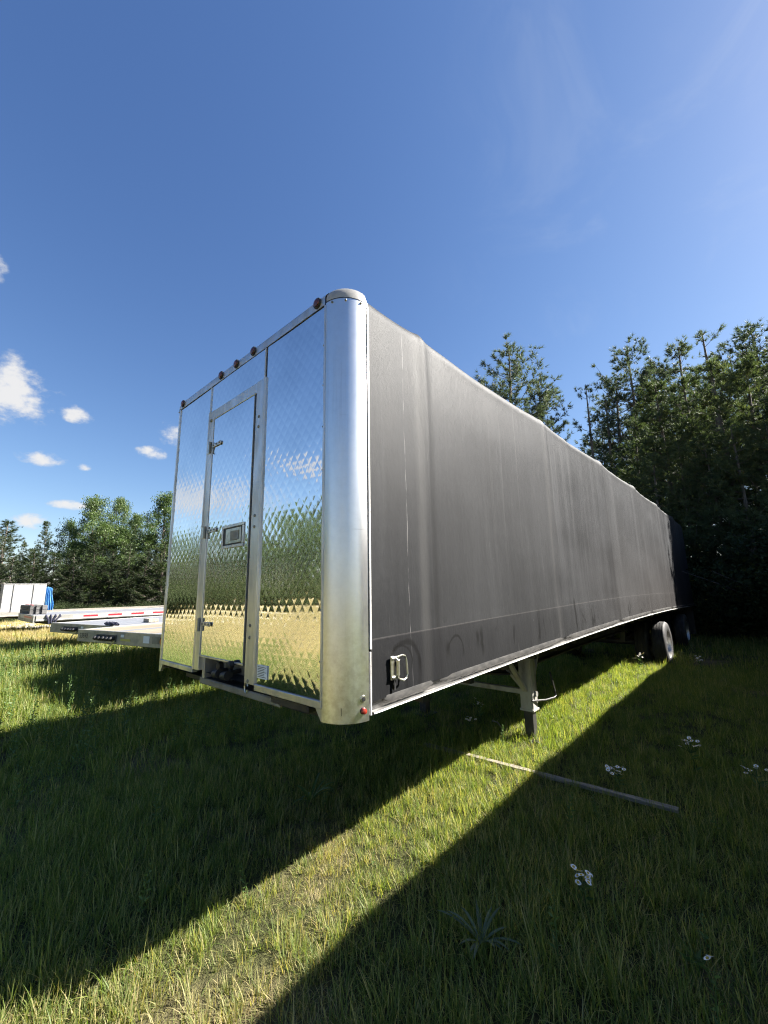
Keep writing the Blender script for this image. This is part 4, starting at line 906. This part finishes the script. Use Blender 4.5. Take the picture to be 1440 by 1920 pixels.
def make_broad(seed, h, r, cs, nleaf, brush=False):
    rg = np.random.default_rng(seed); b = MB()
    tz = np.linspace(0, h * 0.9, 9); tx = rg.normal(0, .15) * np.sin(tz / h * 3.5); ty = rg.normal(0, .15) * np.sin(tz / h * 3)
    if not brush: add_tube_np(b, np.stack([tx, ty, tz], 1), 0.016 * h * (1 - 0.9 * tz / h) + 0.012, 8)
    tips = []
    nb = 30 if not brush else 22
    for q in range(nb):
        t = (q + rg.uniform(0, 1)) / nb; z = h * (cs + (0.86 - cs) * t) if not brush else 0.05
        pr = (math.sin(math.pi * (0.18 + 0.80 * t)) ** 0.7)
        l_ = r * pr * rg.uniform(0.55, 1.12) if not brush else h * rg.uniform(0.6, 1.0); a_ = q * 2.4 + rg.uniform(-.5, .5); rise = rg.uniform(0.25, 0.8) + 0.5 * t if not brush else rg.uniform(1.0, 2.4)
        if brush: l_ /= math.hypot(1, rise)
        ks = np.linspace(0, 1, 5); cx = np.interp(z, tz, tx) if not brush else 0; cy = np.interp(z, tz, ty) if not brush else 0
        pts = np.stack([cx + l_ * (r / h if brush else 1) * ks * math.cos(a_) * (1.6 if brush else 1), cy + l_ * (r / h if brush else 1) * ks * math.sin(a_) * (1.6 if brush else 1), z + l_ * rise * ks * (1 - 0.25 * ks)], 1)
        add_tube_np(b, pts, (0.008 + 0.014 * l_) * (1 - 0.8 * ks), 4)
        for _ in range(7 if not brush else 6):
            k_ = rg.uniform(0.35, 1.0); p = np.array([np.interp(k_, ks, pts[:, j]) for j in range(3)]) + rg.normal(0, 0.22 + 0.10 * l_, 3) * np.array([1, 1, 0.7]); tips.append(p)
    tips = np.array(tips); n = nleaf; idx = rg.integers(0, len(tips), n); sz = rg.uniform(0.25, 0.55, len(tips)) * (1 if not brush else 0.6)
    P = tips[idx] + np.clip(rg.normal(0, 1, (n, 3)), -1.6, 1.6) * sz[idx][:, None] * 0.8 * np.array([1, 1, 0.65]); P[:, 2] = np.maximum(P[:, 2], 0.05)
    D = rand_unit(n, rg); D[:, 2] -= 0.25; ct = rg.normal(0.45, 0.16, len(tips))
    V, F, t = leaf_quads(P, D, rg.uniform(0.12, 0.22, n) * (0.4 if brush else 1), rg.uniform(0.07, 0.13, n) * (0.4 if brush else 1), rg, np.clip(ct[idx] + rg.normal(0, 0.14, n), 0, 1))
    tb = b.build('trunk', M['bark'], None, smooth=True); tm = tb.data; bpy.data.objects.remove(tb)
    cmh = np_mesh('crown', V, F, t); cmh.materials.append(M['leaf' if not brush else 'brush'])
    return tm, cmh, h
PROTO = dict(
    pine=[make_pine(21, 15, 2.7, 0.34, 0.40, 9), make_pine(22, 15, 2.3, 0.42, 0.42, 9), make_pine(23, 15, 3.0, 0.30, 0.40, 9)],
    thin=[make_pine(31, 15, 1.7, 0.40, 0.62, 6, 0.62), make_pine(32, 15, 1.5, 0.50, 0.6, 6, 0.6)],
    young=[make_pine(41, 9, 2.5, 0.03, 0.27, 11, 1.0, True), make_pine(42, 9, 2.1, 0.02, 0.27, 11, 1.0, True), make_pine(43, 9, 2.9, 0.03, 0.28, 10, 1.0, True)],
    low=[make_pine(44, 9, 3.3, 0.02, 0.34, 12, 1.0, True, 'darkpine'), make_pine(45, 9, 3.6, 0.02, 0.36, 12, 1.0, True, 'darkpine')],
    broad=[make_broad(51, 12, 3.0, 0.16, 15000), make_broad(52, 12, 2.6, 0.14, 13000), make_broad(53, 12, 3.4, 0.12, 15000)],
    brush=[make_broad(61, 2.4, 2.2, 0, 11000, True), make_broad(62, 2.0, 2.6, 0, 11000, True)],
)
NAMES = dict(pine='pine_tree', thin='pine_tree', young='young_pine', low='pine_tree', broad='broadleaf_tree', brush='shrub')
CATS = dict(pine='pine tree', thin='pine tree', young='pine tree', low='pine tree', broad='tree', brush='shrub')
tcount = 0
def tree(kind, azd, eld, dist, label, group=None, var=None, fat=1.0, hgt=None):
    global tcount; tcount += 1
    tm, cmh, h0 = PROTO[kind][tcount % len(PROTO[kind]) if var is None else var]
    a_ = math.radians(azd); x = CAM[0] - dist * math.sin(a_); y = CAM[1] + dist * math.cos(a_); z0 = float(gz(x, y)) - 0.05
    h = hgt if hgt else CAM[2] + dist * math.tan(math.radians(eld)) - z0
    s_ = h / h0
    t = thing(NAMES[kind], label, CATS[kind], (x, y, z0), group)
    t.rotation_euler = (0, 0, (tcount * 2.399) % 6.283)
    f_ = fat * (1 + 0.10 * math.sin(tcount * 1.7))
    t.scale = (s_ * f_, s_ * f_, s_)
    link('trunk', tm, None, t); link('crown', cmh, None, t)
    return t
# the pines behind the trailer and the wood at right
tree('pine', 23.6, 30.8, 26, 'lone tall pine rising above the tarp roof, left of the dark wood', None, 0, 1.0)
tree('pine', 19.8, 26.3, 27, 'shorter pine leaning against the lone tall pine behind the tarp roof', None, 1, 0.9)
G1 = 'tall pines of the dark wood at right'; L1 = 'tall pine in the dark wood rising behind the trailer rear'
tree('thin', 14.0, 24.6, 29, 'thin sparse pine at the left end of the dark wood', None, 0)
tree('thin', 12.0, 22.5, 30, L1, G1, 1); tree('pine', 10.8, 24.5, 32, L1, G1, 1)
tree('pine', 8.8, 27.6, 31, 'full-crowned pine standing highest at the left of the dark wood', None, 2, 0.95)
tree('pine', 6.2, 25.0, 33, L1, G1, 0); tree('pine', 3.8, 26.2, 32, L1, G1, 1)
tree('thin', 1.2, 27.0, 30, 'wispy thin-topped pine beside the tallest tree at right edge', None, 0)
tree('pine', -0.8, 23.6, 33, L1, G1, 2); tree('pine', -3.0, 25.6, 29, 'tallest pine at the right edge of the picture', None, 1, 1.05)
for a_, e_, d_ in ((-6.0, 24.5, 30), (-9.5, 27, 29), (4.8, 22, 36), (-2, 22, 37), (12.8, 19, 36), (15.6, 15, 33), (7.4, 22, 38), (1.6, 21, 38), (17.5, 13, 32), (21, 12, 33), (26, 14, 32)):
    tree('pine', a_, e_, d_, L1, G1)
G2 = 'bushy young pines at the wood edge'; L2 = 'bushy young pine at the wood edge behind the trailer rear'
tree('young', 6.4, 22.6, 19.5, 'light green bushy pine in front of the dark wood, over the trailer rear', None, 0, 1.0)
for a_, e_, d_, f_ in ((9.3, 19.5, 21, 1.0), (11.8, 16.0, 23, 1.0), (3.6, 22.6, 20, 1.0), (1.0, 23.6, 19, 1.0), (-1.6, 22.8, 19.5, 1.0), (-4.5, 23, 19, 1.0), (14.2, 11.5, 24, 1.0),
                       (7.9, 15, 17.9, 1.0), (5.2, 15.5, 18.2, 1.05), (2.6, 16, 18.0, 1.0), (0.2, 17, 17.6, 1.0), (-2.4, 16, 17.8, 1.1), (-7.5, 24, 19.5, 1.0), (10.4, 10, 19, 1.1), (16.5, 8, 25, 1.2), (19.5, 9, 26, 1.2), (24, 10, 27, 1.2)):
    tree('young', a_, e_, d_, L2, G2, None, f_)
for x, y, h in ((4.9, 19.2, 11.5), (3.3, 17.8, 8.6), (6.9, 20.6, 12.5), (8.6, 22.0, 13), (5.4, 22.4, 12)):
    d_ = math.hypot(x - CAM[0], y - CAM[1]); tree('young', math.degrees(math.atan2(-(x - CAM[0]), y - CAM[1])), 0, d_, 'tall bushy pine just beyond the right edge, shading the trailer rear', 'pines shading the trailer rear', None, 0.85, h)
# underbrush along the wood edge
G3 = 'underbrush along the wood at right'; L3 = 'dark underbrush shrub at the foot of the wood at right'
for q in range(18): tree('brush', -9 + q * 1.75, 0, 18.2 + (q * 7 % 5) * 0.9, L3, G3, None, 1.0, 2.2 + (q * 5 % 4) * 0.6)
# treeline at left
tree('pine', 85.2, 5.9, 47, 'pale pine at the far left edge of the treeline', None, 1, 1.25)
tree('young', 81.9, 7.8, 45, 'conical pine standing alone left of the big broadleaf trees', None, 0, 0.72)
tree('young', 83.6, 5.6, 45, 'small pine left of the conical pine in the treeline', None, 1, 0.7)
tree('broad', 79.9, 9.2, 43, 'dark side tree leaning left of the tallest broadleaf tree', None, 1, 0.6)
tree('broad', 77.8, 12.3, 41, 'tall light green broadleaf tree, left top of the treeline clump', None, 0, 0.62)
tree('broad', 75.5, 12.5, 42, 'tall light green broadleaf tree in the middle of the left clump', None, 2, 0.50)
tree('broad', 73.7, 10.7, 43, 'lower broadleaf tree in the dip of the left clump', None, 1, 0.65)
tree('broad', 70.6, 13.6, 40, 'tall broadleaf tree against the left edge of the steel front', None, 0, 0.6)
G4 = 'trees of the left treeline'; L4 = 'green tree filling the left treeline between the taller crowns'
for a_, e_, d_ in ((72.2, 8.3, 41), (74.9, 8.8, 40), (76.7, 9.2, 40), (79.0, 6.6, 41), (68, 12, 41), (65.5, 11.5, 42), (62.5, 12.5, 41), (59, 11.5, 42), (55.5, 12.5, 40), (51.5, 12, 41), (47.5, 12.5, 40), (43, 13, 38), (38.5, 13.5, 37), (34, 14, 35), (30, 14, 34)):
    tree('broad', a_, e_, d_, L4, G4)
G5 = 'dark low pines in front of the left treeline'; L5 = 'dark low pine with layered boughs in front of the left treeline'
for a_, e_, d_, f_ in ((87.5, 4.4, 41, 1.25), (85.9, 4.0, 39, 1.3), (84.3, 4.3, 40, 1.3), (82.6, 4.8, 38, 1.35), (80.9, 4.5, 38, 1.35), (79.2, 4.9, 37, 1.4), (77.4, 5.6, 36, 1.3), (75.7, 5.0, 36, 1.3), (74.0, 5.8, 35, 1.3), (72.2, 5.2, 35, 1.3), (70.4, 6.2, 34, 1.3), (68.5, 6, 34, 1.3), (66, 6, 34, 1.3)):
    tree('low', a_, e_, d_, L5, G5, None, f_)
G6 = 'underbrush below the left treeline'; L6 = 'scrubby bush at the foot of the left treeline'
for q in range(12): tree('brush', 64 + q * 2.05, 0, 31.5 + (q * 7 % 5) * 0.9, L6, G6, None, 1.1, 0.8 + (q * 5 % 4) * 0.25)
# sunlit wood across the field in front, seen in the polished steel
G7 = 'sunlit wood across the field, mirrored in the steel front'; L7 = 'sunlit tree across the field, seen mirrored in the steel front'
for q in range(26):
    a_ = 89 + q * 2.5; e_ = np.interp(a_, [89, 100, 108, 114, 122, 132, 150], [6.5, 7, 7.5, 8.5, 12, 13.5, 14]) + 1.3 * math.sin(q * 2.1)
    tree('broad' if q % 3 else 'pine', a_, e_, 40 + 2.5 * math.sin(q * 1.3), L7, G7, None, 1.15)
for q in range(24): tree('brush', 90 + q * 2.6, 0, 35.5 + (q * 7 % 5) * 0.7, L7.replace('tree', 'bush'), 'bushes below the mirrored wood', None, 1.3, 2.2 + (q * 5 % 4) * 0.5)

G8 = 'second row of the woods, behind the first'; L8 = 'dim tree standing deeper in the woods behind the front row'
for q in range(44):
    a_ = -14 + q * 4.0 + 0.9 * math.sin(q * 2.7)
    if 24 < a_ < 60: continue
    d_ = 46 if a_ < 30 else 50
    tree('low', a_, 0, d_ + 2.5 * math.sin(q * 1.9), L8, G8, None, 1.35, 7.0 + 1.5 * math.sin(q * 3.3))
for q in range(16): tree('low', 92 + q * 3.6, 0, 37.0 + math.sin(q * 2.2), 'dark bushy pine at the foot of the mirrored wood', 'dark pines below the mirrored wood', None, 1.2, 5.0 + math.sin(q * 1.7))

# ------------------------------------------------------------------ grass
def clump(seed, n, h, rad, wd, lean=0.45, dryf=0.12, seg=3):
    rg = np.random.default_rng(seed); Vs = []; Fs = []; ts = []; c = 0
    for q in range(n):
        r_ = rad * math.sqrt(rg.uniform()); a_ = rg.uniform(0, 6.283); b0 = np.array([r_ * math.cos(a_), r_ * math.sin(a_), -0.01])
        l_ = h * rg.uniform(0.45, 1.15); d_ = a_ + rg.normal(0, 1.1); le = abs(rg.normal(0, lean)) + 0.08; cv = rg.uniform(0.4, 1.6) * le
        sd = np.array([-math.sin(d_), math.cos(d_), 0]); w_ = wd * rg.uniform(0.6, 1.25); k_ = np.linspace(0, 1, seg + 1)
        ang = le * 0.5 + cv * k_
        hx = np.concatenate([[0], np.cumsum(np.sin(ang[1:]) * l_ / seg)]); hz = np.concatenate([[0], np.cumsum(np.cos(ang[1:]) * l_ / seg)])
        cen = b0[None] + np.stack([hx * math.cos(d_), hx * math.sin(d_), hz], 1); ww = w_ * (1 - k_ ** 1.6)
        tw = rg.uniform(-0.6, 0.6); sd = sd * math.cos(tw) + np.array([0, 0, 1]) * math.sin(tw) * 0.4
        rows = np.concatenate([np.stack([cen[j] - sd * ww[j] / 2, cen[j] + sd * ww[j] / 2]) for j in range(seg)] + [cen[-1:]])
        Vs.append(rows); t = 1.0 if rg.uniform() < dryf else rg.uniform(0, 0.72); ts.append(np.full(len(rows), t))
        for j in range(seg - 1): Fs += [(c + 2 * j, c + 2 * j + 1, c + 2 * j + 3), (c + 2 * j, c + 2 * j + 3, c + 2 * j + 2)]
        Fs.append((c + 2 * seg - 2, c + 2 * seg - 1, c + 2 * seg)); c += len(rows)
    return np.concatenate(Vs), np.array(Fs), np.concatenate(ts)
def spike(seed, h):      # grass stalk with a plump seed head
    b = MB(); b.tube([(0, 0, 0), (0.008, 0.0, h * 0.45), (0.02, 0.006, h * 0.80)], [0.0022, 0.0018, 0.0014], 4, cap=False)
    b.tube([(0.02, 0.006, h * 0.78), (0.022, 0.007, h * 0.82), (0.028, 0.009, h * 0.92), (0.036, 0.012, h)], [0.002, 0.0052, 0.0046, 0.001], 6, cap=False)
    V0 = np.array(b.v); F0 = np.array([(f[0], f[1], f[2]) for f in b.f] + [(f[0], f[2], f[3]) for f in b.f]); V1, F1, t1 = clump(seed, 6, h * 0.6, 0.02, 0.005, 0.5, 0.1)
    return np.concatenate([V0, V1]), np.concatenate([F0, F1 + len(V0)]), np.concatenate([np.full(len(V0), 0.70), t1])
def stalk(seed, h, nl, ll, lw):
    rg = np.random.default_rng(seed); b = MB(); b.tube([(0, 0, 0), (0.01, 0.005, h * 0.5), (0.0, 0.015, h)], [0.004, 0.003, 0.002], 4, cap=False)
    V0 = np.array(b.v); F0 = np.array([(f[0], f[1], f[2]) for f in b.f] + [(f[0], f[2], f[3]) for f in b.f]); n = nl
    P = np.stack([np.zeros(n) + 0.004, np.zeros(n), np.linspace(0.04, h, n)], 1); a_ = np.arange(n) * 2.4; D = np.stack([np.cos(a_), np.sin(a_), rg.uniform(0.3, 1.0, n)], 1)
    V1, F1, t1 = leaf_quads(P, D, ll * rg.uniform(0.6, 1.1, n) * np.linspace(1.1, 0.5, n), lw, rg, rg.uniform(0.2, 0.6, n), 0.1)
    F1 = np.concatenate([F1[:, [0, 1, 2]], F1[:, [0, 2, 3]]]) + len(V0)
    return np.concatenate([V0, V1]), np.concatenate([F0, F1]), np.concatenate([np.full(len(V0), 0.4), t1])
PC = bpy.data.collections.new('grass_prototypes')
def proto(i, V, F, t, m='grass'):
    me = np_mesh('grass_clump', V, F, t); me.materials.append(M[m]); o = bpy.data.objects.new('zz_clump_%02d' % i, me); PC.objects.link(o)
specs = [(24, .10, .06, .0056, .85, .18), (24, .125, .055, .0058, .75, .12), (20, .15, .055, .0060, .7, .12), (26, .085, .065, .0054, 1.1, .30), (16, .22, .05, .0066, .55, .10), (18, .18, .055, .0062, .8, .16)]
for i, s_ in enumerate(specs): proto(i, *clump(100 + i, *s_))
big = [(42, .14, .13, .0085, .5, .14), (42, .17, .14, .0085, .45, .16), (34, .24, .13, .009, .35, .2)]
for i, s_ in enumerate(big): proto(6 + i, *clump(120 + i, *s_))
far = [(46, .20, .34, .020, .45, .2, 2), (46, .26, .34, .020, .4, .25, 2)]
for i, s_ in enumerate(far): proto(9 + i, *clump(130 + i, *s_))
proto(11, *stalk(140, .32, 22, .055, .014), 'weed'); proto(12, *stalk(141, .24, 18, .05, .015), 'weed'); proto(13, *clump(142, 5, .36, .03, .005, .22, .5)); proto(14, *clump(143, 9, .30, .05, .0075, .4, .05)); proto(15, *clump(144, 22, .13, .07, .0048, 1.5, .55)); proto(16, *spike(145, .26)); proto(17, *spike(146, .20)); proto(18, *clump(147, 16, .20, .06, .0060, 1.0, .12))

def ring(r0, r1, dens, rg):
    n = int(dens * math.pi * (r1 ** 2 - r0 ** 2)); r = np.sqrt(rg.uniform(r0 ** 2, r1 ** 2, n)); a_ = rg.uniform(0, 2 * math.pi, n)
    return CAM[0] + r * np.cos(a_), CAM[1] + r * np.sin(a_)
rg = np.random.default_rng(99); PX = []; PY = []; PI = []; PS = []
def put(x, y, idx, s): PX.append(x); PY.append(y); PI.append(idx); PS.append(s)
def lush(x, y):      # taller where nobody mows: left of the trailers and along the wood; short in the worn track
    t = np.clip((-x - 3.5) / 4.0, 0, 1) * np.clip((y + 4.5) / 3.0, 0.3, 1); u = np.clip((y - 8) / 5.0, 0, 1)
    tr = np.exp(-((x + 0.42) / 0.45) ** 2) * np.clip((2.4 - y) / 2.0, 0, 1)
    return 0.85 + 0.55 * np.maximum(t, u) - 0.28 * tr + 0.16 * np.sin(2.1 * x + 0.6 * y) * np.sin(1.7 * y - 0.8 * x)
x, y = ring(0.9, 5.0, 560, rg); put(x, y, rg.choice([0, 1, 2, 3, 4, 5, 15, 18], len(x), p=[.16, .16, .12, .15, .04, .09, .18, .10]), lush(x, y) * rg.uniform(.75, 1.2, len(x)))
x, y = ring(5.0, 11.0, 105, rg); put(x, y, rg.choice([6, 7, 8], len(x), p=[.5, .35, .15]), lush(x, y) * rg.uniform(.7, 1.15, len(x)) * .9)
x, y = ring(11.0, 24.0, 16, rg); put(x, y, rg.choice([6, 7, 8, 9, 10], len(x), p=[.12, .12, .1, .36, .3]), lush(x, y) * rg.uniform(.6, 1.05, len(x)) * .85)
x, y = ring(24.0, 42.0, 5, rg); kk = (x < 8); x, y = x[kk], y[kk]; put(x, y, rg.choice([9, 10], len(x)), rg.uniform(.6, 1.1, len(x)))
x, y = ring(1.1, 9.0, 9.0, rg); put(x, y, rg.choice([11, 12, 13, 14, 16, 17], len(x), p=[.10, .12, .18, .28, .16, .16]), rg.uniform(.55, 1.05, len(x)) * np.clip(lush(x, y), .6, 1.2))
x = rg.uniform(-12, -3.0, 1100); y = rg.uniform(-2.0, 3.0, 1100); put(x, y, rg.choice([11, 12, 13, 14], 1100, p=[.33, .30, .15, .22]), rg.uniform(.7, 1.3, 1100))
x = np.concatenate(PX); y = np.concatenate(PY); idx = np.concatenate(PI).astype(np.int32); sc = np.concatenate(PS)
keep = np.hypot(x - CAM[0], y - CAM[1]) > 0.9
dd = np.abs(y - (2.48)) < 0.040; keep &= ~(dd & (x > -1.36) & (x < 0.98) & (rg.uniform(size=len(x)) < 0.45))
patch = np.sin(2.7 * x + 1.3 * np.sin(1.9 * y)) * np.sin(2.3 * y + 1.1 * np.sin(2.1 * x)) + 0.35 * np.sin(7.3 * x + 5.1 * y)
keep &= ~((patch > 0.72) & (rg.uniform(size=len(x)) < 0.40) & (x > -5))      # thin, worn spots
for wx in (-0.17, -0.5, -2.1, -2.43):
    for wy_ in (9.62, 12.7): keep &= ~((np.abs(x - wx) < 0.15) & (np.abs(y - wy_) < 0.2))
x, y, idx, sc = x[keep], y[keep], idx[keep], sc[keep]; n = len(x)
me = bpy.data.meshes.new('grass'); me.vertices.add(n); me.vertices.foreach_set('co', np.stack([x, y, gz(x, y)], 1).astype(np.float32).ravel())
rot = np.stack([rg.normal(0, .10, n), rg.normal(0, .10, n), rg.uniform(0, 6.283, n)], 1).astype(np.float32)
a = me.attributes.new('rot', 'FLOAT_VECTOR', 'POINT'); a.data.foreach_set('vector', rot.ravel())
a = me.attributes.new('scl', 'FLOAT', 'POINT'); a.data.foreach_set('value', sc.astype(np.float32))
a = me.attributes.new('idx', 'INT', 'POINT'); a.data.foreach_set('value', idx)
go = link('grass', me, None); tag(go, 'rough green meadow grass with dry tan patches around the trailers', 'grass', kind='stuff')
ng = bpy.data.node_groups.new('grass_scatter', 'GeometryNodeTree')
ng.interface.new_socket('Geometry', in_out='INPUT', socket_type='NodeSocketGeometry'); ng.interface.new_socket('Geometry', in_out='OUTPUT', socket_type='NodeSocketGeometry')
gi = ng.nodes.new('NodeGroupInput'); gout = ng.nodes.new('NodeGroupOutput'); ip = ng.nodes.new('GeometryNodeInstanceOnPoints'); ci = ng.nodes.new('GeometryNodeCollectionInfo')
ci.inputs['Collection'].default_value = PC; ci.inputs['Separate Children'].default_value = True; ci.inputs['Reset Children'].default_value = True
def na(name, typ):
    q = ng.nodes.new('GeometryNodeInputNamedAttribute'); q.data_type = typ; q.inputs['Name'].default_value = name; return q.outputs[0]
ng.links.new(gi.outputs[0], ip.inputs['Points']); ng.links.new(ci.outputs[0], ip.inputs['Instance']); ip.inputs['Pick Instance'].default_value = True
ng.links.new(na('idx', 'INT'), ip.inputs['Instance Index']); ng.links.new(na('rot', 'FLOAT_VECTOR'), ip.inputs['Rotation']); ng.links.new(na('scl', 'FLOAT'), ip.inputs['Scale'])
ng.links.new(ip.outputs[0], gout.inputs[0])
md = go.modifiers.new('scatter', 'NODES'); md.node_group = ng
print('grass clumps', n)
